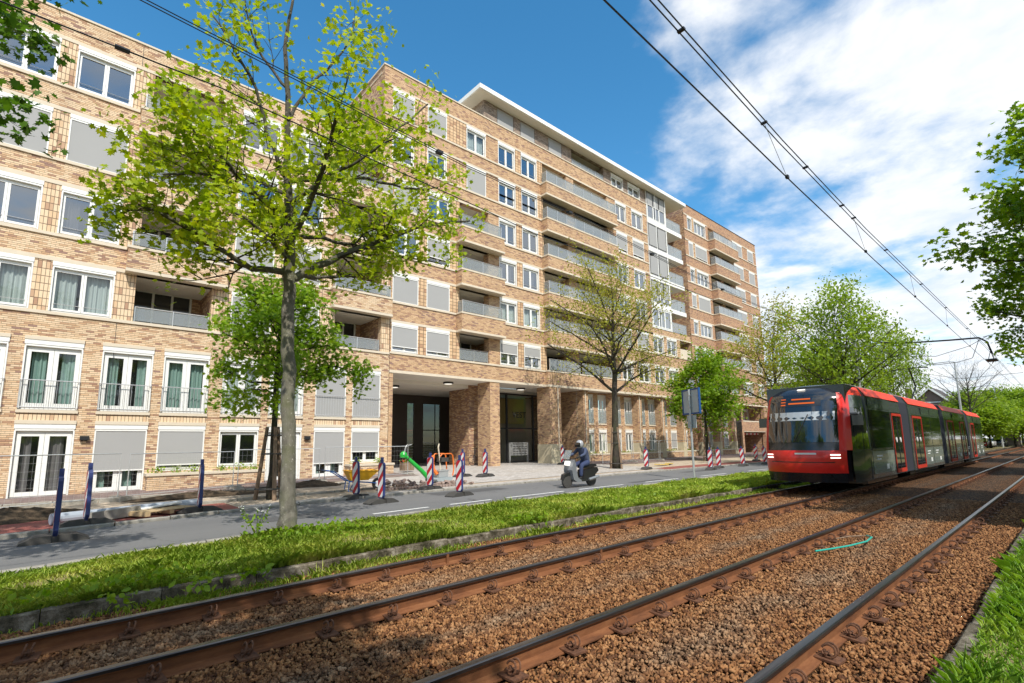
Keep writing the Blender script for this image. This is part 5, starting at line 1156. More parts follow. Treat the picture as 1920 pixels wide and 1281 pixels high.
# unseen near-side houses and hedge, added to darken tram and window reflections
for i in range(9):
    x0 = -22+i*13.5; hh = thing('added_house', 'added unseen brick terraced house behind the camera, for reflections, number %s from the left end' % ['one', 'two', 'three', 'four', 'five', 'six', 'seven', 'eight', 'nine'][i], 'house', (x0, -19, 0), 0, 'added unseen houses behind the camera')
    m_ = MB(); z1 = 5.6+(i % 3)*0.3; m_.box(0, 13.4, -8, 0, -0.3, z1); m_.build('wall', 'added_house_wall', hh)
    m_ = MB(); m_.prism([(-8.3, z1), (-4, z1+1.4), (0.3, z1)], -0.1, 13.45, 'X'); m_.build('roof', 'roofing', hh)
    for fl in range(2):
        for c_ in range(4): m_ = MB(); m_.box(1.2+c_*3.1, 2.8+c_*3.1, 0.0, 0.05, 0.9+fl*3, 2.7+fl*3); m_.build('window', 'door_glass', hh)
added_hedge = leaves('added_hedge', np.stack([rng.random(26000)*110-20, -7.6+rng.normal(size=26000)*0.55, rng.random(26000)**0.8*2.6-0.1], 1), 0.42, 'leaf_mid', None, QUAD, 1.0); added_hedge['label'] = 'added unseen green hedge behind the camera, for reflections'; added_hedge['kind'] = 'stuff'
for i in range(14):  # unseen tree row added to cover bright horizon in the tram reflections
    tcopy(farB, 72+i*15, -9.5, 1.0, i*1.1, 'added unseen avenue tree far down the street, for reflections', 'added avenue trees on the near side')
# ------------------------------------------------------------------ tram
def gloss(name, col, rough=0.12, spec=0.5, coat=0.0, metal=0.0):
    b = NB(name); c = b.mix(b.noise(1.1, 3), tuple(x*0.9 for x in col), tuple(min(1, x*1.1) for x in col)); b.bsdf(c, rough, metal, spec, b.bump(b.noise(0.8, 2), 0.04, 0.05), **{'Coat Weight': coat, 'Coat Roughness': 0.05}); return b.m
gloss('tram_red', (0.68, 0.020, 0.014), 0.35, 0.5, 0.3); gloss('tram_orange', (0.80, 0.05, 0.015), 0.5, 0.3, 0.05); gloss('tram_grey', (0.075, 0.09, 0.085), 0.16, 0.6, 0.5)
gloss('tram_dark', (0.018, 0.020, 0.024), 0.25, 0.5, 0.4); gloss('tram_glass', (0.010, 0.012, 0.014), 0.04, 0.9, 0.6); gloss('tram_upper', (0.085, 0.105, 0.098), 0.12, 0.7, 0.5)
gloss('tram_lower', (0.17, 0.205, 0.19), 0.22, 0.6, 0.3); gloss('tram_frame_red', (0.45, 0.03, 0.015), 0.5, 0.4, 0.0); plain('bellows', (0.03, 0.033, 0.045), 0.8, var=0.2); plain('tram_roof', (0.30, 0.30, 0.30), 0.6)
plain('white_paint', (0.8, 0.8, 0.78), 0.4, var=0.03)
b = NB('headlight'); e_ = b.n('ShaderNodeEmission'); e_.inputs[0].default_value = (1, 0.96, 0.85, 1); e_.inputs[1].default_value = 2.2; b.t.links.new(e_.outputs[0], b.out.inputs[0])
b = NB('led_orange'); e_ = b.n('ShaderNodeEmission'); e_.inputs[0].default_value = (1, 0.20, 0.05, 1); e_.inputs[1].default_value = 0.75; b.t.links.new(e_.outputs[0], b.out.inputs[0])
TX, TY = 16.75, 5.58
tram = thing('tram', 'red and dark grey articulated tram coming along the far track', 'tram', (TX, TY, 0))
def prof_x(z):
    return float(np.interp(z, [0.2, 0.5, 0.6, 1.15, 1.25, 1.5, 2.2, 2.8, 3.05, 3.2, 3.28], [0.22, 0.10, 0.02, 0.0, 0.06, 0.10, 0.25, 0.45, 0.62, 0.95, 1.5]))
def PT(t, z):
    s = 1 if t >= 0 else -1; a = abs(t)
    wz = float(np.interp(z, [0.3, 1.2, 2.4, 2.9, 3.15, 3.28], [1.31, 1.33, 1.30, 1.25, 1.12, 0.80]))
    if a <= 1: y = 1.08*a/1.33*wz; x = prof_x(z)+0.38*a**2.6
    else:
        u = a-1; x0 = prof_x(z)+0.38; y0 = 1.08/1.33*wz; x1 = 2.1
        x = x0+(x1-x0)*u; y = y0+(wz-y0)*(1-(1-u)**2.2)
    return Vector((x, s*y, z))
def patch(name, t0, t1, zs, mat, off=0.0, nt=10, parent=None):
    m_ = MB(); ts = [t0+(t1-t0)*i/nt for i in range(nt+1)]; Z = []
    for a, b_ in zip(zs, zs[1:]):
        n = max(1, int((b_-a)/0.12)); Z += [a+(b_-a)*i/n for i in range(n)]
    Z.append(zs[-1])
    for z in Z:
        for t_ in ts:
            p = PT(t_, z); c = Vector((1.4, 0, z)); d_ = (p-c).normalized(); m_.v.append(tuple(p+d_*off))
    k = nt+1
    for i in range(len(Z)-1):
        for j in range(nt): m_.f.append((i*k+j, i*k+j+1, (i+1)*k+j+1, (i+1)*k+j)); m_.mi.append(0)
    o = m_.build(name, mat, parent or tram, smooth=True); return o
patch('skirt', -1, 1, [0.28, 0.56], 'tram_dark', 0, 14)
bp = patch('bumper', -1.06, 1.06, [0.56, 1.22], 'tram_red', 0.0, 16); patch('dark_band', -1.06, 1.06, [1.22, 1.46], 'tram_dark', 0.0, 14)
ws = patch('windscreen', -0.90, 0.90, [1.46, 2.93], 'tram_glass', 0.012, 16)
patch('pillar', 0.90, 1.22, [1.22, 2.95], 'tram_red', 0.006, 6); patch('pillar', -1.22, -0.90, [1.22, 2.95], 'tram_red', 0.006, 6)
patch('roof_cap', -1.22, 1.22, [2.93, 3.28], 'tram_dark', 0.0, 18)
for s in (-1, 1):
    a, b_ = (1.22, 2.0) if s > 0 else (-2.0, -1.22)
    patch('cab_side', a, b_, [0.28, 1.24], 'tram_dark', 0, 6); patch('cab_window', a, b_, [1.24, 2.5], 'tram_glass', 0, 6); patch('cab_side', a, b_, [2.5, 2.88], 'tram_upper', 0, 6); patch('roof_band', a, b_, [2.88, 3.28], 'tram_orange', 0, 6)
# bumper crease, coupling flap, emblem strip
patch('bumper_groove', -0.8, 0.8, [0.86, 0.885], 'tram_dark', 0.006, 10, bp)
patch('front_stripe', -0.42, 0.10, [1.10, 1.15], 'white_paint', 0.008, 6, bp)
for s in (-1, 1):
    for z in (0.99, 1.075):
        a = 0.72*s; patch('headlight', min(a, a+0.2*s), max(a, a+0.2*s), [z, z+0.035], 'headlight', 0.012, 4)
    m_ = MB(); p = PT(1.3*s, 2.2); m_.box(p.x-0.05, p.x+0.10, p.y, p.y+0.28*s, 1.95, 2.25); m_.build('wing_mirror', 'tram_dark', tram)
patch('top_light', -0.12, 0.12, [3.08, 3.11], 'headlight', 0.012, 4)
patch('destination_display', -0.55, 0.60, [2.55, 2.86], 'tram_dark', 0.018, 8, ws)
for (a, b_, z0, z1) in ((0.36, 0.50, 2.60, 2.635), (0.36, 0.50, 2.69, 2.72), (0.36, 0.50, 2.78, 2.81), (-0.40, 0.28, 2.63, 2.675), (-0.30, 0.20, 2.76, 2.80)): patch('led_row', a, b_, [z0, z1], 'led_orange', 0.026, 5, ws)
# interior glimpses: dashboard and driver seat behind the windscreen, wiper
m_ = MB(); p0 = PT(0.1, 1.5); p1 = PT(-0.25, 2.3); m_.tube([tuple(p0+Vector((-.03, 0, 0))), tuple(p1+Vector((-.04, 0, 0)))], 0.012, 4); m_.build('wiper', 'tram_dark', ws)
patch('sun_blind', -0.84, 0.84, [2.12, 2.38], 'galv', 0.016, 8, ws)
# modules
def profile(inset=0.0):
    w = 1.33-inset; return [(-w, 0.33), (-w, 2.5), (-w+0.03, 2.9), (-w+0.16, 3.14), (-w+0.5, 3.28), (w-0.5, 3.28), (w-0.16, 3.14), (w-0.03, 2.9), (w, 2.5), (w, 0.33)]
mods = [(2.1, 6.65), (8.15, 14.75), (15.85, 22.95), (24.25, 30.5)]
def side_sheet(m_, xa, xb, za, zb, off, s):
    y = s*(1.33+off); m_.quad((xa, y, za), (xb, y, za), (xb, y, zb), (xa, y, zb))
for i, (a, b_) in enumerate(mods):
    m_ = MB(); m_.prism(profile(), a, b_, 'X'); car = m_.build('carriage_body', 'tram_grey', tram)
    m_ = MB()
    for s in (-1, 1):
        w = 1.334; P_ = [(s*w, 2.885), (s*(w-0.025), 2.93), (s*(w-0.155), 3.15), (s*(w-0.495), 3.29)]
        for (y0, z0), (y1, z1) in zip(P_, P_[1:]): m_.quad((a+0.02, y0, z0), (b_-0.02, y0, z0), (b_-0.02, y1, z1), (a+0.02, y1, z1))
    m_.build('roof_band', 'tram_orange', car)
    doors = {0: [(5.15, 6.6)], 1: [(8.5, 10.3)], 2: [(16.65, 18.5), (20.8, 22.3)], 3: [(25.0, 26.4)]}[i]
    wins = {0: [(2.25, 5.05)], 1: [(10.45, 12.2), (12.3, 14.6)], 2: [(18.6, 20.7), (22.4, 22.9)], 3: [(26.5, 28.4), (28.5, 30.3)]}[i]
    for s in (-1, 1):
        for (xa, xb) in wins:
            m_ = MB(); side_sheet(m_, xa, xb, 1.25, 2.46, 0.006, s); o = m_.build('side_window', 'tram_glass', car)
            m_ = MB(); side_sheet(m_, xa, xb, 2.52, 2.86, 0.008, s); m_.build('upper_panel', 'tram_upper', car)
            m_ = MB(); m_.box(xa, xb, s*1.333, s*1.35, 1.19, 1.235); m_.build('window_ledge', 'tram_dark', car)
            m_ = MB(); side_sheet(m_, xa+0.02, xb-0.02, 0.45, 1.15, 0.006, s); m_.build('lower_panel', 'tram_lower', car); m_ = MB(); m_.box(xa+0.5, xa+1.15, s*1.337, s*1.342, 0.98, 1.02); m_.box(xa+0.5, xa+0.95, s*1.337, s*1.342, 0.88, 0.92); m_.box((xa+xb)/2+0.2, (xa+xb)/2+0.5, s*1.337, s*1.342, 0.56, 0.72); m_.build('decal', 'white_paint', car)
        for (xa, xb) in doors:
            m_ = MB(); m_.box(xa, xb, s*1.30, s*1.345, 0.36, 2.46); d_ = m_.build('door', 'tram_glass', car); xm = (xa+xb)/2
            m_ = MB(); yy = (s*1.346, s*1.362)
            m_.box(xa, xa+0.05, *yy, 0.40, 2.40); m_.box(xb-0.05, xb, *yy, 0.40, 2.40); m_.box(xa+.051, xb-.051, *yy, 2.34, 2.43); m_.box(xa+.051, xb-.051, *yy, 0.37, 0.50); m_.build('door_frame', 'tram_frame_red', d_)
            m_ = MB(); m_.box(xm-0.03, xm+0.03, s*1.346, s*1.356, 0.51, 2.33); m_.build('door_seal', 'tram_dark', d_)
            for q in (-0.3, 0.3): m_ = MB(); m_.lathe((xm+q, s*1.352, 1.5), [(0.09, -0.004), (0.09, 0.006)], 12, 'Y'); m_.build('sticker', 'white_paint', d_)
    m_ = MB(); m_.box(a+0.6, b_-0.6, -0.7, 0.7, 3.281, 3.36); m_.build('roof_equipment', 'tram_roof', car)
    m_ = MB(); m_.box(a+0.3, b_-0.3, -1.1, 1.1, 0.14, 0.329); m_.build('underframe', 'tram_dark', car)
    for x in ((a+1.2, a+3.0) if i == 0 else ((a+b_)/2-0.9, (a+b_)/2+0.9)):
        for s in (-1, 1):
            m_ = MB(); m_.lathe((x, s*0.72, 0.30), [(0.28, -0.06), (0.30, 0.0), (0.30, 0.06)], 18, 'Y'); m_.build('wheel', 'dark_metal', car)
for (a, b_) in ((6.66, 8.14), (14.76, 15.84), (22.96, 24.24)):
    m_ = MB(); n = int((b_-a)/0.09)
    for j in range(n):
        x0 = a+(b_-a)*j/n; x1 = a+(b_-a)*(j+1)/n; xm = (x0+x1)/2; base_ = len(m_.v); rings = []
        for X, ins in ((x0, 0.10), (xm, 0.03), (x1, 0.10)):
            P_ = profile(ins); m_.v += [(X, y, z) for y, z in P_]
        k = 10
        for r_ in range(2):
            for q in range(k): m_.f.append((base_+r_*k+q, base_+r_*k+(q+1) % k, base_+(r_+1)*k+(q+1) % k, base_+(r_+1)*k+q)); m_.mi.append(0)
    m_.build('bellows', 'bellows', tram)
m_ = MB(); m_.prism([(-1.1, 0.3), (-1.1, 3.2), (1.1, 3.2), (1.1, 0.3)], 0.9, 2.12, 'X'); m_.build('cab_inner', 'tram_dark', tram)
m_ = MB(); m_.box(30.5, 30.75, -1.2, 1.2, 0.35, 3.1); m_.build('rear_end', 'tram_red', tram)
# pantograph
m_ = MB(); m_.tube([(17.0, 0, 3.5), (18.6, 0, 4.4), (17.4, 0, 5.25)], 0.035, 5); m_.tube([(17.4, -0.8, 5.22), (17.4, -0.4, 5.27), (17.4, 0.4, 5.27), (17.4, 0.8, 5.22)], 0.025, 5); m_.build('pantograph', 'dark_metal', tram)

# ------------------------------------------------------------------ overhead line
def wire(name, pts, r, label, cat='overhead wire', mat='dark_metal', sag=0.0, group=None):
    m_ = MB(); m_.tube(pts, r, 5); o = m_.build(name, mat); return tag(o, label, cat, group)
cw = [(-6, 2.0, 5.4), (3.3, 2.31, 5.4), (8.1, 2.41, 5.4), (13.1, 2.48, 5.4), (31, 2.60, 5.4), (62, 2.75, 5.4), (110, 2.5, 5.4)]
mw = [(-6, 1.9, 5.95), (4.04, 2.27, 5.87), (7.5, 2.36, 5.85), (12.2, 2.43, 5.86), (29.2, 2.42, 5.88), (35, 2.5, 6.0), (62, 2.6, 5.8), (110, 2.5, 5.9)]
wire('contact_wire', cw, 0.009, 'single lower contact wire above the near pair of tracks')
wm = thing('messenger_wire', 'double upper wire above the near pair of tracks, running to the top edge', 'overhead wire', (0, 0, 0))
for s in (-1, 1): m_ = MB(); m_.tube([(x, y+0.028*s, z) for x, y, z in mw], 0.0075, 5); m_.build('strand', 'dark_metal', wm)
def itp(P, x): return tuple(float(np.interp(x, [p[0] for p in P], [p[i] for p in P])) for i in (1, 2))
for x in (4.6, 6.9, 8.6, 10.6, 11.4, 14.0, 18.0, 22.0, 27.0):
    y, z = itp(mw, x); m_ = MB(); m_.box(x-0.02, x+0.02, y-0.04, y+0.04, z-0.012, z+0.012); m_.build('wire_clamp', 'dark_metal', wm)
for x in (6.9, 11.4, 16.5, 22, 28):
    y, z = itp(mw, x); y2, z2 = itp(cw, x+0.9); m_ = MB(); m_.tube([(x, y, z), (x+0.9, y2, z2)], 0.0035, 4); m_.build('dropper', 'steel', wm)
    m_ = MB(); m_.box(x+0.87, x+0.93, y2-0.02, y2+0.02, z2-0.01, z2+0.035); m_.build('wire_clamp', 'dark_metal', wm)
cw2 = [(-6, 5.4, 5.4), (-0.7, 5.74, 5.4), (1.0, 5.70, 5.4), (2.9, 5.92, 5.4), (4.9, 6.08, 5.4), (6.3, 6.23, 5.4), (8.7, 6.2, 5.4), (16, 6.2, 5.4), (40, 5.7, 5.4), (110, 5.6, 5.4)]
mw2 = [(-6, 5.0, 5.9), (0.26, 5.5, 5.85), (4.4, 5.83, 5.85), (7.4, 5.86, 5.85), (12.3, 6.2, 5.85), (16.8, 6.34, 5.85), (40, 5.8, 5.95), (110, 5.6, 5.9)]
wire('contact_wire', cw2, 0.008, 'lower wire crossing in front of the building from the top left corner')
wm2 = thing('messenger_wire', 'double wire crossing in front of the building above the tall tree', 'overhead wire', (0, 0, 0))
for s in (-1, 1): m_ = MB(); m_.tube([(x, y+0.022*s, z) for x, y, z in mw2], 0.006, 5); m_.build('strand', 'dark_metal', wm2)
for P_, xs_ in ((mw2, (3.9, 6.9, 10.0, 14)), ): 
    for x in xs_: y, z = itp(P_, x); m_ = MB(); m_.box(x-0.05, x+0.05, y-0.035, y+0.035, z-0.02, z+0.02); m_.build('wire_clamp', 'dark_metal', wm2)
y, z = itp(cw2, 0.12); m_ = MB(); m_.tube([(0.08, y, z), (0.20, y, z)], 0.024, 6); m_.build('insulator', 'dark_metal', wm2)
# pole, bracket arm and hangers in front of the tram
pole = thing('overhead_line_pole', 'pale tapering pole with a long bracket arm, rising behind the tram', 'pole', (35.0, 8.1, 0))
m_ = MB(); m_.tube([(0, 0, -0.1), (0, 0, 9.6)], [0.15, 0.09], 10); m_.build('mast', 'galv', pole)
m_ = MB(); m_.tube([(0, 0, 7.55), (0, -1.3, 7.0), (0, -2.6, 6.78), (0, -4.2, 6.66), (0, -5.35, 6.6), (0.0, -5.62, 6.35), (0, -5.75, 5.7)], 0.045, 6); m_.build('bracket_arm', 'dark_metal', pole)
m_ = MB(); m_.tube([(0, 0, 9.3), (-0.9, 0.2, 9.55)], 0.03, 6); m_.box(-1.5, -0.85, 0.08, 0.32, 9.5, 9.6); m_.build('lamp_arm', 'galv', pole)
m_ = MB(); m_.tube([(0, -5.7, 5.9), (0.5, -5.75, 5.45), (1.5, -5.6, 5.4)], 0.02, 5); m_.tube([(0, -5.7, 5.9), (-0.3, -5.6, 5.42)], 0.015, 5); m_.box(-0.5, 0.5, -5.9, -5.5, 5.36, 5.42); m_.tube([(0, -5.35, 6.55), (0, -5.0, 5.6), (0, -4.4, 5.45), (0, -3.4, 5.42)], 0.015, 5)
m_.build('registration_arm', 'dark_metal', pole)
wire('span_wire', [(35, 8.1, 7.2), (35.4, 6.4, 6.2), (35.6, 4.6, 5.95), (35.5, 3.2, 6.3), (35.2, 2.4, 6.7)], 0.014, 'thin slack cable hanging under the bracket arm', 'cable')
wire('span_wire', [(35, 2.6, 6.62), (35, 0.5, 7.0), (35, -2.5, 7.6)], 0.012, 'thin stay wire going up right from the end of the bracket arm', 'cable')
wire('span_wire', [(48, 8.1, 6.6), (48, 5, 5.7), (48, 1.9, 5.8), (48, 2.0, 6.3), (48, 2.6, 6.5)], 0.014, 'looped thin cable beyond the bracket arm', 'cable')
def mast(x, y, H, armx, army, label, group='street lamp masts'):
    r_ = thing('street_lamp', label, 'street lamp', (x, y, 0), 0, group); m_ = MB(); m_.tube([(0, 0, -0.1), (0, 0, H)], [0.12, 0.07], 8); m_.build('pole', 'galv', r_)
    m_ = MB(); m_.tube([(0, 0, H), (0, army*0.3, H+0.08), (0, army, H+0.05)], 0.05, 6); m_.build('arm', 'galv', r_); m_ = MB(); m_.box(-0.15, 0.15, army, army+math.copysign(0.8, army), H-0.05, H+0.06); m_.build('lamp_head', 'galv', r_)
mast(72.5, 7.9, 9.7, 0, 1.6, 'tall lamp mast above the rear half of the tram, left of the bare tree'); mast(112, 7.9, 9.7, 0, 1.8, 'leaning looking pale lamp mast in front of the avenue trees at right'); mast(150, 6.2, 8.5, 0, 1.5, 'farthest pale lamp mast at the right edge among the trees')

# ------------------------------------------------------------------ far buildings, cars, people
b = NB('far_brick'); b.bsdf(b.mix(b.noise(2, 5), (0.16, 0.11, 0.09), (0.26, 0.19, 0.16)), 0.9)
b = NB('roof_tile'); b.bsdf(b.mix(b.noise(3, 5), (0.045, 0.04, 0.04), (0.09, 0.075, 0.07)), 0.8)
h1 = thing('gabled_house', 'brick house with white edged dark gable above the tram roof', 'house', (95, 13.5, 0))
m_ = MB(); m_.prism([(-2.9, 0), (-2.9, 6.0), (0, 8.7), (2.9, 6.0), (2.9, 0)], 0, 9, 'X'); m_.build('wall', 'far_brick', h1)
m_ = MB(); m_.prism([(-3.5, 5.3), (-3.5, 5.55), (0, 9.0), (0, 8.75)], -0.3, 9.3, 'X'); m_.prism([(3.5, 5.3), (0, 8.75), (0, 9.0), (3.5, 5.55)], -0.3, 9.3, 'X'); rf_ = m_.build('roof', 'roof_tile', h1)
m_ = MB(); m_.prism([(-3.5, 5.2), (-3.5, 5.5), (0, 8.95), (0, 8.6)], -0.42, -0.31, 'X'); m_.prism([(3.5, 5.2), (0, 8.6), (0, 8.95), (3.5, 5.5)], -0.42, -0.31, 'X'); m_.build('barge_board', 'white_frame', h1)
m_ = MB(); m_.box(1, 1.9, 2.3, 3.0, 6.4, 9.0); m_.build('chimney', 'far_brick', rf_); m_ = MB(); m_.box(-0.06, -0.01, -1.1, 1.1, 6.6, 6.75); m_.build('cornice', 'white_frame', h1)
for y in (-0.9, 0.1): m_ = MB(); m_.box(-0.05, -0.01, y, y+0.8, 5.2, 6.3); m_.build('window', 'tram_glass', h1)
h2 = thing('hip_roof_house', 'far house with dark hipped roof showing above the avenue trees', 'house', (130, 8.7, 0))
m_ = MB(); m_.box(0, 6, -1.6, 1.4, 0, 7.9); m_.build('wall', 'far_brick', h2); m_ = MB(); n = len(m_.v)
m_.v += [(-0.2, -1.8, 7.9), (6.2, -1.8, 7.9), (6.2, 1.6, 7.9), (-0.2, 1.6, 7.9), (1, -1.0, 9.5), (5, -1.0, 9.5), (5, 1.1, 9.5), (1, 1.1, 9.5)]
for q in ((0,1,5,4),(1,2,6,5),(2,3,7,6),(3,0,4,7),(4,5,6,7)): m_.f.append(q); m_.mi.append(0)
m_.build('roof', 'roof_tile', h2); m_ = MB(); m_.box(-0.4, 0.3, 1.2, 2.0, 7.2, 8.4); m_.build('dormer', 'white_frame', h2)
h3 = thing('apartment_house', 'pale flat roofed house far behind the tram front', 'house', (78, 27, 0)); m_ = MB(); m_.box(0, 10, -3, 4, 0, 9.2); m_.build('wall', 'white_render', h3); m_ = MB(); m_.box(-0.3, 10.3, -3.3, 4.3, 9.2, 9.5); m_.build('roof', 'roof_tile', h3)
for y in (-2.2, -0.4, 1.4): m_ = MB(); m_.box(-0.05, -0.01, y, y+1.2, 7.3, 8.6); m_.build('window', 'tram_glass', h3)
def car(x, y, mat, label, rz=0.0):
    r_ = thing('parked_car', label, 'car', (x, y, -0.03), rz, 'cars parked far down the road')
    m_ = MB(); m_.prism([(-2.1, 0.3), (-2.15, 0.6), (-2.0, 0.85), (-1.1, 0.95), (1.3, 0.95), (2.0, 0.85), (2.1, 0.5), (2.1, 0.3)], -0.85, 0.85, 'Y'); bd = m_.build('body', mat, r_)
    m_ = MB(); m_.prism([(-1.2, 0.95), (-0.55, 1.38), (0.7, 1.42), (1.5, 0.95)], -0.72, 0.72, 'Y'); m_.build('cabin', 'tram_glass', r_)
    for X in (-1.3, 1.3):
        for s in (-1, 1): m_ = MB(); m_.lathe((X, s*0.82, 0.31), [(0.31, -0.08), (0.31, 0.08)], 14, 'Y'); m_.build('wheel', 'rubber', r_)
    for s in (-1, 1): m_ = MB(); m_.box(-2.16, -2.10, s*0.62-0.14, s*0.62+0.14, 0.6, 0.74); m_.build('headlight', 'white_paint', r_)
gloss('car_red', (0.35, 0.02, 0.03)); gloss('car_white', (0.7, 0.7, 0.7)); gloss('car_dark', (0.03, 0.035, 0.05))
car(100, 10.3, 'car_dark', 'dark car parked farther left, just clear of the tram tail'); car(104, 9.7, 'car_red', 'dark red car parked beyond the end of the tram'); car(112, 9.6, 'car_white', 'white car parked between the red car and the lamp mast'); car(118, 8.7, 'car_dark', 'dark car parked behind the pale lamp mast')

def skinned(nm, pts, edges, rad, mat, parent, sub=2):
    bm = bmesh.new(); lay = bm.verts.layers.skin.verify(); vs = [bm.verts.new(p) for p in pts]
    for a, b_ in edges: bm.edges.new((vs[a], vs[b_]))
    for v, r2 in zip(vs, rad): v[lay].radius = (r2, r2) if not isinstance(r2, tuple) else r2
    vs[0][lay].use_root = True
    me = bpy.data.meshes.new(nm); bm.to_mesh(me); bm.free(); o = bpy.data.objects.new(nm, me); COL.objects.link(o)
    o.modifiers.new('skin', 'SKIN').use_smooth_shade = True; s_ = o.modifiers.new('sub', 'SUBSURF'); s_.levels = sub; s_.render_levels = sub
    dg = bpy.context.evaluated_depsgraph_get(); me2 = bpy.data.meshes.new_from_object(o.evaluated_get(dg)); bpy.data.objects.remove(o)
    me2.materials.clear(); me2.materials.append(MATS[mat]); me2.polygons.foreach_set('material_index', [0]*len(me2.polygons)); me2.polygons.foreach_set('use_smooth', [True]*len(me2.polygons))
    o = bpy.data.objects.new(nm, me2); COL.objects.link(o); o.parent = parent; return o
plain('skin', (0.50, 0.32, 0.24), 0.6, var=0.05); plain('denim', (0.03, 0.045, 0.11), 0.85); plain('jacket_blue', (0.05, 0.065, 0.12), 0.8, var=0.2); plain('black_cloth', (0.02, 0.02, 0.022), 0.8); gloss('helmet_grey', (0.35, 0.36, 0.38), 0.25)
gloss('scooter_silver', (0.17, 0.18, 0.20), 0.3, 0.5, 0.3); gloss('scooter_black', (0.02, 0.02, 0.022), 0.3)
# scooter and rider heading left (-X) on the road
SX, SY = 14.2, 12.0
sc_ = thing('motor_scooter', 'silver and black motor scooter riding left on the road', 'scooter', (SX, SY, -0.05))
m_ = MB(); m_.lathe((-0.66, 0, 0.25), [(0.16, -0.05), (0.25, -0.04), (0.255, 0), (0.25, 0.04), (0.16, 0.05)], 20, 'Y'); m_.build('front_wheel', 'rubber', sc_)
m_ = MB(); m_.lathe((0.66, 0, 0.25), [(0.16, -0.06), (0.25, -0.05), (0.255, 0), (0.25, 0.05), (0.16, 0.06)], 20, 'Y'); m_.build('rear_wheel', 'rubber', sc_)
m_ = MB(); m_.prism([(-0.52, 0.30), (-0.60, 0.62), (-0.50, 0.95), (-0.40, 0.98), (-0.36, 0.62), (-0.28, 0.34), (-0.1, 0.26), (-0.1, 0.20), (-0.35, 0.20)], -0.20, 0.20, 'Y'); m_.build('front_shield', 'scooter_silver', sc_)
m_ = MB(); m_.prism([(-0.28, 0.20), (-0.28, 0.28), (0.05, 0.28), (0.12, 0.60), (0.85, 0.68), (0.92, 0.55), (0.70, 0.40), (0.40, 0.30), (0.3, 0.20)], -0.17, 0.17, 'Y'); m_.build('body', 'scooter_black', sc_)
m_ = MB(); m_.prism([(0.10, 0.66), (0.08, 0.74), (0.35, 0.80), (0.78, 0.80), (0.85, 0.70)], -0.15, 0.15, 'Y'); m_.build('seat', 'scooter_black', sc_)
m_ = MB(); m_.tube([(-0.42, -0.34, 1.04), (-0.46, -0.1, 1.0), (-0.46, 0.1, 1.0), (-0.42, 0.34, 1.04)], 0.018, 6); m_.tube([(-0.46, 0, 1.0), (-0.62, 0, 0.45), (-0.66, 0, 0.25)], 0.03, 6); m_.build('handlebar', 'scooter_black', sc_)
m_ = MB(); m_.obox((-0.62, 0, 0.86), (0.06, 0.2, 0.14), (0, 0.3, 0)); m_.build('headlight', 'headlight', sc_)
m_ = MB(); m_.obox((-0.60, 0, 1.16), (0.02, 0.30, 0.34), (0, 0.5, 0)); m_.build('windshield', 'rail_glass', sc_)
m_ = MB(); m_.prism([(-0.92, 0.30), (-0.86, 0.48), (-0.62, 0.55), (-0.42, 0.46), (-0.40, 0.38), (-0.62, 0.47), (-0.82, 0.42)], -0.08, 0.08, 'Y'); m_.build('mudguard', 'scooter_black', sc_)
m_ = MB(); m_.tube([(0.3, -0.2, 0.26), (0.85, -0.22, 0.36)], 0.045, 8); m_.build('exhaust', 'steel', sc_)
rd = thing('person', 'scooter rider in dark blue jacket, jeans and grey helmet', 'person', (SX, SY, -0.05))
P_ = [(0.38, 0, 0.86), (0.32, 0, 1.08), (0.24, 0, 1.28), (0.18, 0, 1.38), (0.14, 0, 1.46), (0.20, -0.18, 1.33), (0.02, -0.27, 1.16), (-0.26, -0.30, 1.09), (0.20, 0.18, 1.33), (0.02, 0.27, 1.16), (-0.26, 0.30, 1.09), (0.34, -0.12, 0.84), (-0.05, -0.16, 0.78), (-0.08, -0.15, 0.38), (0.34, 0.12, 0.84), (-0.05, 0.16, 0.78), (-0.08, 0.15, 0.38)]
E_ = [(0, 1), (1, 2), (2, 3), (3, 4), (2, 5), (5, 6), (6, 7), (2, 8), (8, 9), (9, 10), (0, 11), (11, 12), (12, 13), (0, 14), (14, 15), (15, 16)]
R_ = [0.15, 0.15, 0.16, 0.08, 0.055, 0.075, 0.055, 0.04, 0.075, 0.055, 0.04, 0.10, 0.075, 0.05, 0.10, 0.075, 0.05]
skinned('body', P_, E_, R_, 'jacket_blue', rd)
for s in (-1, 1):
    skinned('trousers', [(0.36, s*0.09, 0.86), (0.34, s*0.12, 0.84), (-0.05, s*0.16, 0.78), (-0.08, s*0.15, 0.36)], [(0, 1), (1, 2), (2, 3)], [0.13, 0.115, 0.088, 0.062], 'denim', rd)
    skinned('shoe', [(-0.04, s*0.15, 0.33), (-0.14, s*0.15, 0.32), (-0.23, s*0.16, 0.31)], [(0, 1), (1, 2)], [0.05, 0.048, 0.035], 'black_cloth', rd, 1)
    skinned('hand', [(-0.26, s*0.30, 1.09), (-0.34, s*0.31, 1.08), (-0.41, s*0.31, 1.065)], [(0, 1), (1, 2)], [0.032, 0.036, 0.028], 'black_cloth', rd, 1)
    for q in range(4): skinned('finger', [(-0.40, s*(0.275+q*0.022), 1.075), (-0.45, s*(0.275+q*0.022), 1.06), (-0.45, s*(0.275+q*0.022), 1.03), (-0.42, s*(0.275+q*0.022), 1.02)], [(0, 1), (1, 2), (2, 3)], [0.010, 0.010, 0.009, 0.008], 'black_cloth', rd, 1)
m_ = MB(); m_.lathe((0.09, 0, 1.50), [(0.05, -0.13), (0.10, -0.10), (0.135, -0.02), (0.14, 0.05), (0.115, 0.12), (0.06, 0.16), (0.01, 0.17)], 18); m_.build('helmet', 'helmet_grey', rd, smooth=True)
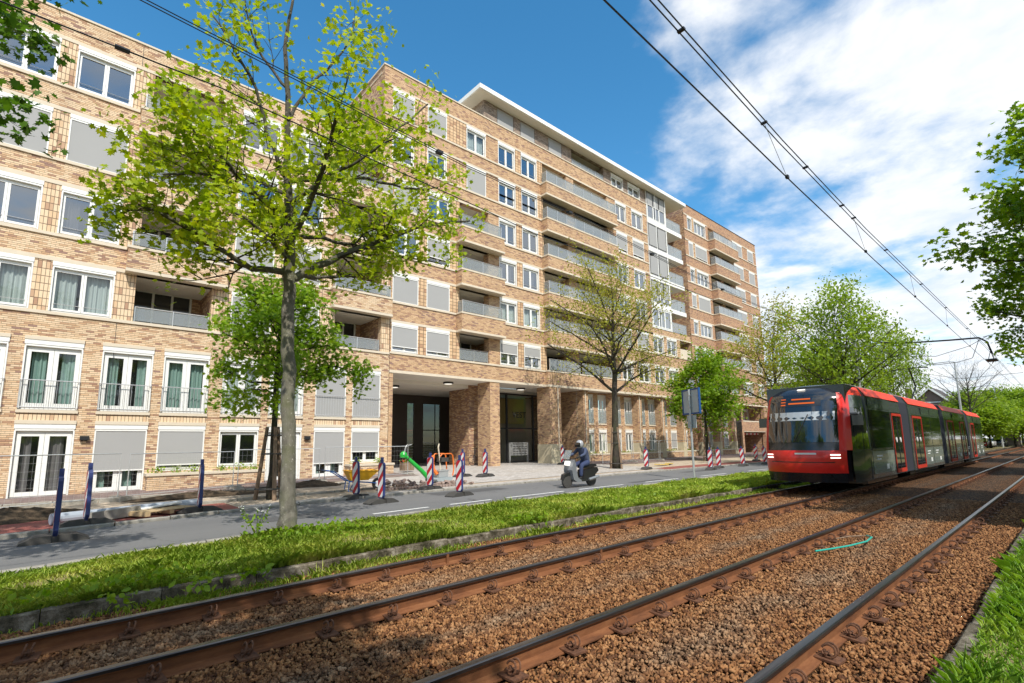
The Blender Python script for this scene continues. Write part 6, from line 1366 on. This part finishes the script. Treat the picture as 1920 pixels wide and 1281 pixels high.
m_ = MB(); m_.prism([(-0.075, 1.42), (-0.085, 1.50), (-0.06, 1.58), (0.0, 1.58), (0.0, 1.42)], -0.10, 0.10, 'Y'); m_.build('visor', 'tram_glass', rd)

# ------------------------------------------------------------------ street furniture and works
b = NB('beacon_stripe'); s_ = b.sep(b.obj()); v = b.math('FRACT', b.math('MULTIPLY', b.math('ADD', s_[2], b.math('MULTIPLY', s_[1], 1.3)), 2.6))
c = b.mix(b.math('GREATER_THAN', v, 0.52), (0.72, 0.72, 0.70), (0.48, 0.012, 0.02)); c = b.mix(b.ramp(b.noise(6, 5, 0.7, vec=b.obj()), [(0.55, 0), (0.8, 0.4)]), c, (0.2, 0.17, 0.15)); b.bsdf(c, 0.4)
def beacon():
    r_ = thing('traffic_beacon', 'x', 'traffic beacon', (0, 0, 0), 0, 'red and white traffic beacons along the road works')
    m_ = MB(); pr = [(-0.125, 0.20), (-0.125, 1.03), (-0.09, 1.10), (0.09, 1.10), (0.125, 1.03), (0.125, 0.20), (0.09, 0.14), (-0.09, 0.14)]
    m_.prism(pr, -0.035, 0.035, 'X'); m_.build('panel', 'blue_pvc', r_)
    for s in (-1, 1): m_ = MB(); m_.prism([(a*0.86, 0.62+(z-0.62)*0.95) for a, z in pr], s*0.036, s*0.040, 'X'); m_.build('striped_face', 'beacon_stripe', r_)
    m_ = MB(); m_.box(-0.035, 0.035, -0.03, 0.03, 1.10, 1.24); m_.build('lamp_bracket', 'blue_pvc', r_)
    m_ = MB(); m_.tube([(0, 0, 0.05), (0, 0, 0.20)], 0.035, 8); m_.build('stem', 'blue_pvc', r_)
    m_ = MB()
    for s in (-1, 1): m_.prism([(s*0.05, 0.0), (s*0.05, 0.13), (s*0.28, 0.12), (s*0.46, 0.03), (s*0.46, 0.0)], -0.18, 0.18, 'Y')
    m_.box(-0.05, 0.05, -0.14, 0.14, 0, 0.09); m_.build('rubber_foot', 'rubber', r_); return r_
bp_ = [(0.08, 11.84, -0.05, 0.02, 0, 'seen edge on, leftmost of all and nearest the road'), (0.54, 13.39, 0, 0.10, -0.09, 'seen edge on, leaning, second from the left'), (2.66, 14.05, 0, -0.04, -0.06, 'seen edge on, beside the wooden pallet'),
       (6.80, 14.38, -0.05, 0.15, -0.05, 'in front of the wheelbarrow handles'), (6.78, 12.79, -0.05, 0.0, 0.0, 'standing in the shade right of the wheelbarrow, nearest the camera'), (9.61, 14.7, 0, 0.12, 0, 'in front of the green and orange compactor'),
       (9.39, 12.72, -0.05, 0.05, 0, 'right of the compactor, on the road edge'), (13.9, 18.6, 0.05, 0, 0, 'bright one on the pale paving before the left brick column'), (14.66, 17.9, 0.05, 0.02, 0, 'faded pink one in front of the entrance column'),
       (24.71, 16.0, 0, 0.1, 0, 'right of the staked olive tree'), (26.9, 13.4, -0.05, 0.05, 0, 'left of the pair right of the road sign'), (28.9, 13.9, -0.05, 0.05, 0, 'blue edged one of the pair right of the road sign'), (31.9, 13.8, -0.05, -0.03, -0.05, 'leaning slightly, midway between the sign and the tram'),
       (39.0, 15.9, 0, 0.0, 0, 'small one before the garage, farther back'), (35.2, 13.75, -0.05, 0.0, -0.07, 'rightmost one, close to the tram front'), (24.35, 21.9, 0.12, 0.1, 0, 'against the stone base of the wide column')]
bcn = None
for i, (x, y, z, rz, ry, lb) in enumerate(bp_):
    o = beacon() if i == 0 else copy_tree(bcn); bcn = bcn or o
    o.location = (x, y, z); o.rotation_euler = (ry, 0, rz+0.12 if i > 2 else rz); o['label'] = 'striped traffic beacon ' + lb
# back of a road sign
sg = thing('road_sign', 'back of a blue edged double road sign on a grey pole in the grass', 'road sign', (20.1, 10.75, 0))
m_ = MB(); m_.tube([(0, 0, -0.1), (0, 0, 3.72)], 0.045, 10); m_.build('pole', 'galv', sg)
m_ = MB(); m_.box(0.06, 0.09, -0.62, 0.62, 2.72, 3.68); m_.build('sign_plate', 'alu', sg); 
plain('blue_sign', (0.012, 0.07, 0.22), 0.4, var=0.05); plain('sign_back', (0.42, 0.48, 0.50), 0.45, 0.3, var=0.08)
for k_, (y0, y1) in enumerate(((-0.64, -0.02), (0.02, 0.64))):
    pass
sg.children[-1].data.materials[0] = MATS['sign_back']
m_ = MB()
for (a, b_, c, d_) in ((-0.66, 0.66, 3.68, 3.74), (-0.66, 0.66, 2.66, 2.72), (-0.66, -0.62, 2.72, 3.68), (0.62, 0.66, 2.72, 3.68)): m_.box(0.03, 0.12, a, b_, c, d_)
m_.build('sign_rim', 'blue_sign', sg)
m_ = MB(); m_.box(0.06, 0.09, -0.30, 0.36, 2.08, 2.62); m_.build('lower_plate', 'sign_back', sg)
m_ = MB()
for z in (2.95, 3.45, 2.25): m_.box(-0.05, 0.06, -0.06, 0.06, z, z+0.05)
m_.build('clamp', 'galv', sg); sg.rotation_euler.z = -0.55
# temporary fences
def fence(a, b_, za, H, label, foot=True):
    a = Vector(a); b_ = Vector(b_); d_ = b_-a; L = d_.length; rz = math.atan2(d_.y, d_.x)
    r_ = thing('fence_panel', label, 'fence', (a.x, a.y, za), rz, 'temporary mesh fence panels')
    m_ = MB(); m_.tube([(0.04, 0, 0.02), (0.04, 0, H), (L-0.04, 0, H), (L-0.04, 0, 0.02)], 0.019, 6); m_.tube([(0.04, 0, 0.12), (L-0.04, 0, 0.12)], 0.012, 5); m_.build('frame', 'galv', r_)
    m_ = MB(); n = int(L/0.16)
    for i in range(1, n): m_.tube([(L*i/n, 0, 0.12), (L*i/n, 0, H)], 0.0022, 3, cap=False)
    for j in range(1, 6): m_.tube([(0.05, 0, 0.12+(H-0.12)*j/6), (L-0.05, 0, 0.12+(H-0.12)*j/6)], 0.0022, 3, cap=False)
    m_.build('mesh_infill', 'galv', r_)
    if foot: m_ = MB(); m_.box(L-0.16, L+0.16, -0.35, 0.35, -0.02, 0.10); m_.box(L-0.11, L+0.11, -0.30, -0.12, 0.10, 0.15); m_.box(L-0.11, L+0.11, 0.12, 0.30, 0.10, 0.15); m_.build('block_foot', 'concrete' if L > 3 else 'rubber', r_)
fence((-2.3, 17.7), (1.5, 19.35), -0.06, 1.42, 'mesh fence panel in front of the white double doors at the left'); fence((1.65, 19.4), (5.0, 20.85), -0.04, 1.38, 'mesh fence panel in front of the long brick planter')
fence((5.1, 20.9), (8.3, 21.0), 0.0, 1.4, 'mesh fence panel behind the staked young maple'); fence((8.45, 21.0), (12.75, 21.4), 0.02, 1.42, 'mesh fence panel ending at the passage opening')
fence((27.0, 20.8), (30.4, 20.8), 0.08, 1.5, 'mesh fence panel in front of the first colonnade planter'); fence((30.5, 20.8), (33.9, 20.8), 0.08, 1.5, 'mesh fence panel in front of the middle colonnade planters'); fence((34.0, 20.8), (38.4, 20.6), 0.08, 1.5, 'mesh fence panel farthest along the colonnade')
# pallet, pipes, slab, dirt heap
plain('raw_wood', (0.52, 0.38, 0.21), 0.8, var=0.2, nscale=9)
pl_ = thing('wooden_pallet', 'pale wooden pallet lying on the red bike path', 'pallet', (1.9, 14.3, 0.0), 0.5)
for i in range(6): m_ = MB(); m_.box(-0.6, 0.6, -0.4+i*0.145, -0.4+i*0.145+0.1, 0.11, 0.13); m_.build('deck_board', 'raw_wood', pl_)
for i in range(3): m_ = MB(); m_.box(-0.6+i*0.55, -0.5+i*0.55, -0.4, 0.425, 0.03, 0.108); m_.build('bearer', 'raw_wood', pl_)
plain('pvc_grey', (0.36, 0.40, 0.46), 0.4, var=0.06)
m_ = MB()
m_.tube([(0.0, 14.05, 0.10), (2.75, 14.95, 0.12)], 0.115, 14); tag(m_.build('plastic_pipe', 'pvc_grey', fix=True), 'long grey plastic pipe lying along the kerb at the left', 'pipe')
m_ = MB(); m_.obox((1.05, 14.15, 0.10), (0.95, 0.14, 0.20), (0, -0.06, 0.30)); tag(m_.build('kerb_stone', 'concrete'), 'loose concrete kerb stone against the grey pipe', 'kerb stone')
m_ = MB(); m_.obox((1.9, 14.55, 0.17), (0.9, 0.3, 0.03), (0.0, -0.08, 0.32)); tag(m_.build('foam_board', 'paper_white'), 'pale board lying across the wooden pallet', 'board')
def heap(name, c, rx, ry, h, mat, label, cat, n=26, seed=1):
    r0 = random.Random(seed); m_ = MB(); K = 14
    for i in range(K+1):
        for j in range(n):
            f = i/K; a = 2*math.pi*j/n; rr = f*(1+0.25*math.sin(3*a+seed)+0.12*r0.random()); m_.v.append((rx*rr*math.cos(a), ry*rr*math.sin(a), h*max(0, 1-f)**0.8*(0.8+0.4*r0.random())-0.02*(f > 0.95)))
    for i in range(K):
        for j in range(n): m_.f.append((i*n+j, i*n+(j+1) % n, (i+1)*n+(j+1) % n, (i+1)*n+j)); m_.mi.append(0)
    o = m_.build(name, mat, None, smooth=True); o.location = c; return tag(o, label, cat)
heap('dirt_heap', (-0.7, 15.7, -0.02), 1.5, 0.6, 0.26, 'dark_soil', 'low heap of dark soil behind the grey kerb at far left', 'dirt heap')
heap('rubble_heap', (3.6, 18.6, 0.0), 1.8, 0.5, 0.14, 'dark_soil', 'low dark rubble line behind the staked young maple', 'dirt heap', seed=3)
heap('sand_heap', (7.4, 19.4, 0.02), 1.2, 0.5, 0.2, 'dark_soil', 'small dark rubble heap right of the tall trunk', 'dirt heap', seed=5)
# loose paving bricks
pbm = MB(); pbm.box(-0.105, 0.105, -0.05, 0.05, -0.035, 0.035); po = pbm.build('paving_brick', 'paving_dark'); pme = po.data; bpy.data.objects.remove(po)
b = NB('paver_clay'); b.bsdf(b.ramp(b.noise(0.9, 2, vec=b.n('ShaderNodeObjectInfo').outputs['Location']), [(0.35, (0.20, 0.14, 0.12)), (0.65, (0.38, 0.29, 0.25))]), 0.9); pme.materials[0] = MATS['paver_clay']
r0 = random.Random(3)
def brick_at(x, y, z, rot, label):
    o = bpy.data.objects.new('paving_brick', pme); COL.objects.link(o); o.location = (x, y, z); o.rotation_euler = rot; tag(o, label, 'paving brick', 'loose clay paving bricks')
for i in range(46):
    f = r0.random(); x = 8.6+3.0*f+r0.gauss(0, 0.1); y = 16.5-0.55*f+r0.gauss(0, 0.28); h_ = max(0, 0.26-abs(f-0.25)*0.4)*r0.random(); brick_at(x, y, zg(x, y)+0.04+h_, (r0.uniform(-.6, .6), r0.uniform(-.5, .5), r0.uniform(0, 3.14)), 'loose clay paving brick in the untidy pile beside the wheelbarrow')
for i in range(24): x = 8.3+i*0.118; y = 15.9-i*0.02; brick_at(x, y, zg(x, y)+0.05, (0, 0, 1.57+r0.uniform(-.05, .05)), 'clay paving brick in the upright row in front of the untidy pile')
for i in range(14): x = 11.0+r0.random()*1.2; y = 15.5+r0.random()*0.7; brick_at(x, y, zg(x, y)+0.04+r0.random()*0.12, (r0.uniform(-.3, .3), r0.uniform(-.3, .3), r0.uniform(0, 3.14)), 'loose clay paving brick beside the orange framed compactor')
for i in range(16): x = -2.0+r0.random()*7.0; y = 20.0+r0.gauss(0, 0.2); brick_at(x, y, zg(x, y)+0.04, (r0.uniform(-.3, .3), r0.uniform(-.3, .3), r0.uniform(0, 3.14)), 'loose clay paving brick along the edge of the dark footpath')
# wheelbarrow
gloss('yellow_plastic', (0.78, 0.42, 0.015), 0.4); gloss('blue_paint', (0.02, 0.12, 0.40), 0.4); gloss('green_paint', (0.02, 0.42, 0.05), 0.35); gloss('orange_paint', (0.78, 0.17, 0.02), 0.4)
wb = thing('wheelbarrow', 'yellow wheelbarrow with blue handles among the paving works', 'wheelbarrow', (7.75, 16.3, -0.01), -0.15)
m_ = MB(); n = len(m_.v)
for z, xa, xb, w in ((0.36, -0.28, 0.30, 0.20), (0.68, -0.42, 0.62, 0.34)): m_.v += [(xa, -w, z), (xb, -w, z), (xb, w, z), (xa, w, z)]
for q in ((0,1,5,4),(1,2,6,5),(2,3,7,6),(3,0,4,7),(0,3,2,1)): m_.f.append(q); m_.mi.append(0)
m_.tube([(-0.42, -0.34, 0.68), (0.62, -0.34, 0.68), (0.62, 0.34, 0.68), (-0.42, 0.34, 0.68)], 0.018, 6, closed=True); m_.build('tray', 'yellow_plastic', wb)
for s in (-1, 1):
    m_ = MB(); m_.tube([(-1.15, s*0.30, 0.72), (-0.9, s*0.28, 0.70), (-0.35, s*0.22, 0.34), (0.62, s*0.08, 0.24)], 0.02, 6); m_.tube([(-0.35, s*0.22, 0.34), (-0.38, s*0.24, 0.02), (-0.2, s*0.24, 0.02), (-0.05, s*0.2, 0.32)], 0.018, 6); m_.build('handle_frame', 'blue_paint', wb)
    m_ = MB(); m_.tube([(-1.16, s*0.30, 0.72), (-1.30, s*0.30, 0.73)], 0.026, 6); m_.build('grip', 'rubber', wb)
m_ = MB(); m_.lathe((0.70, 0, 0.21), [(0.13, -0.05), (0.2, -0.045), (0.21, 0), (0.2, 0.045), (0.13, 0.05)], 18, 'Y'); w_ = m_.build('wheel', 'rubber', wb); m_ = MB(); m_.lathe((0.70, 0, 0.21), [(0.12, -0.055), (0.12, 0.055)], 14, 'Y'); m_.build('rim', 'white_paint', w_)
# green trencher / saw on its handle and orange framed plate compactor
gt = thing('brick_clamp_machine', 'bright green paving tool with long slanted arm and wire handle', 'paving tool', (10.75, 17.0, 0.03), 0.0); gt.scale = (0.78, 0.78, 0.88)
m_ = MB(); m_.tube([(0.35, 0, 0.22), (-0.05, 0, 0.55), (-0.95, 0, 1.18)], [0.11, 0.10, 0.085], 10); m_.build('arm', 'green_paint', gt)
m_ = MB(); m_.lathe((-1.08, 0, 1.12), [(0.06, 0.0), (0.17, 0.04), (0.18, 0.16), (0.12, 0.26), (0.03, 0.29)], 14); m_.build('motor_housing', 'green_paint', gt)
m_ = MB(); m_.tube([(-1.15, -0.18, 1.25), (-1.05, -0.2, 1.62), (-0.75, -0.2, 1.70)], 0.014, 6); m_.tube([(-1.0, 0.18, 1.25), (-0.85, 0.2, 1.62), (-0.75, 0.2, 1.70), (-0.75, -0.2, 1.70)], 0.014, 6); m_.build('wire_handle', 'alu', gt)
m_ = MB(); m_.tube([(-0.86, 0, 1.12), (-0.82, 0, 1.09)], 0.10, 10); m_.build('collar', 'rubber', gt); m_ = MB(); m_.lathe((0.36, 0.0, 0.14), [(0.14, -0.07), (0.15, 0), (0.14, 0.07)], 14, 'Y'); m_.build('wheel', 'rubber', gt)
pc = thing('plate_compactor', 'orange framed plate compactor with grey base on the paving', 'compactor', (11.6, 17.0, 0.04), 0.1)
m_ = MB(); m_.prism([(-0.42, 0.12), (-0.34, 0.03), (0.34, 0.03), (0.44, 0.14), (0.40, 0.18), (-0.38, 0.18)], -0.28, 0.28, 'Y'); m_.build('base_plate', 'sign_back', pc)
m_ = MB(); m_.box(-0.22, 0.26, -0.18, 0.18, 0.19, 0.42); m_.box(-0.26, 0.30, -0.2, 0.2, 0.42, 0.47); m_.build('engine_block', 'galv', pc); m_ = MB(); m_.box(-0.06, 0.30, -0.16, 0.16, 0.78, 0.95); m_.build('air_filter', 'rubber', pc)
for s in (-1, 1): m_ = MB(); m_.tube([(0.46, s*0.22, 0.22), (0.52, s*0.22, 0.5), (0.46, s*0.22, 1.02), (0.36, s*0.22, 1.10), (-0.10, s*0.22, 1.10), (-0.2, s*0.22, 1.0)], 0.026, 6); m_.build('guard_frame', 'orange_paint', pc)
m_ = MB(); m_.tube([(-0.2, 0.22, 1.0), (-0.34, 0.1, 0.8), (-0.36, 0, 0.5), (-0.25, -0.1, 0.3)], 0.07, 8); m_.build('engine_cover', 'orange_paint', pc)
m_ = MB(); m_.tube([(0.0, 0, 0.45), (-0.05, 0, 0.95), (-0.12, 0, 1.35), (-0.08, 0, 1.5)], 0.03, 6); m_.build('drawbar', 'stone', pc)
# planter crate and bicycle by the passage
ct = thing('wooden_crate', 'small brown wooden planter crate with red flowers at the passage corner', 'planter', (13.6, 23.0, 0.12)); m_ = MB()
for s in (-1, 1): m_.box(-0.3, 0.3, s*0.2-0.015, s*0.2+0.015, 0.08, 0.48); m_.box(s*0.3-0.015, s*0.3+0.015, -0.184, 0.184, 0.08, 0.48)
m_.build('box', 'stake_wood', ct); m_ = MB(); m_.box(-0.28, 0.28, -0.18, 0.18, 0.36, 0.42); m_.build('soil', 'dark_soil', ct)
leaves('foliage', rng.normal(size=(60, 3))*np.array([0.14, 0.1, 0.06])+np.array([0, 0, 0.52]), 0.09, 'leaf_mid', ct, SIMPLE); leaves('flowers', rng.normal(size=(50, 3))*np.array([0.14, 0.1, 0.05])+np.array([0, 0, 0.6]), 0.07, 'tram_red', ct, SIMPLE)
bk = thing('bicycle', 'dark bicycle parked behind the entrance column, only its rear wheel showing', 'bicycle', (20.15, D+1.75, 0.15)); 
for x in (0.5, -0.55): m_ = MB(); m_.tube([(x+0.33*math.cos(a), 0, 0.34+0.33*math.sin(a)) for a in [i*6.283/24 for i in range(24)]], 0.018, 6, closed=True); w_ = m_.build('wheel', 'rubber', bk); m_ = MB(); [m_.tube([(x, 0, 0.34), (x+0.32*math.cos(a), 0, 0.34+0.32*math.sin(a))], 0.003, 3) for a in [i*6.283/12 for i in range(12)]]; m_.build('spokes', 'alu', w_)
m_ = MB(); m_.tube([(0.5, 0, 0.34), (0.1, 0, 0.36), (0.28, 0, 0.85), (-0.38, 0, 0.82), (0.1, 0, 0.36)], 0.016, 6); m_.tube([(0.28, 0, 0.85), (0.5, 0, 0.34)], 0.012, 5); m_.tube([(-0.55, 0, 0.34), (-0.36, 0, 1.0)], 0.016, 6); m_.tube([(-0.36, -0.28, 1.05), (-0.36, 0.28, 1.05)], 0.014, 6); m_.build('frame', 'dark_metal', bk)
m_ = MB(); m_.tube([(0.28, 0, 0.85), (0.30, 0, 0.98)], 0.014, 5); m_.box(0.18, 0.46, -0.07, 0.07, 0.97, 1.03); m_.build('saddle', 'white_paint', bk); m_ = MB(); m_.tube([(0.5+0.36*math.cos(a), 0, 0.34+0.36*math.sin(a)) for a in [0.2+i*0.25 for i in range(11)]], 0.02, 5); m_.build('mudguard', 'white_paint', bk)
# turquoise hose end between the near rails
plain('hose', (0.02, 0.35, 0.27), 0.4); hp = [(8.55, 2.75, -0.09), (8.9, 2.62, -0.085), (9.3, 2.50, -0.08), (9.8, 2.40, -0.07), (10.2, 2.42, -0.06), (10.45, 2.55, -0.08)]
m_ = MB(); m_.tube(hp, 0.014, 6); tag(m_.build('hose', 'hose'), 'turquoise green hose piece lying between the two near rails', 'hose')
m_ = MB(); m_.tube([(10.45, 2.55, -0.08), (10.3, 2.75, -0.1), (9.9, 2.86, -0.1)], 0.010, 6); tag(m_.build('cable', 'stake_wood'), 'thin brown cable end curling behind the turquoise hose', 'cable')
# yellow works plates on the bike path
gloss('works_yellow', (0.65, 0.45, 0.05), 0.6)
for i, (x, y, rz, lb) in enumerate(((28.4, 17.3, 0.1, 'left'), (29.8, 17.6, 0.4, 'right'))): m_ = MB(); m_.obox((0, 0, 0.05), (1.3, 0.35, 0.04), (0, 0.05, 0)); o = m_.build('yellow_board', 'works_yellow'); o.location = (x, y, zg(x, y)+0.03); o.rotation_euler.z = rz; tag(o, 'yellow board lying on the works before the colonnade, %s one of two' % lb, 'board')
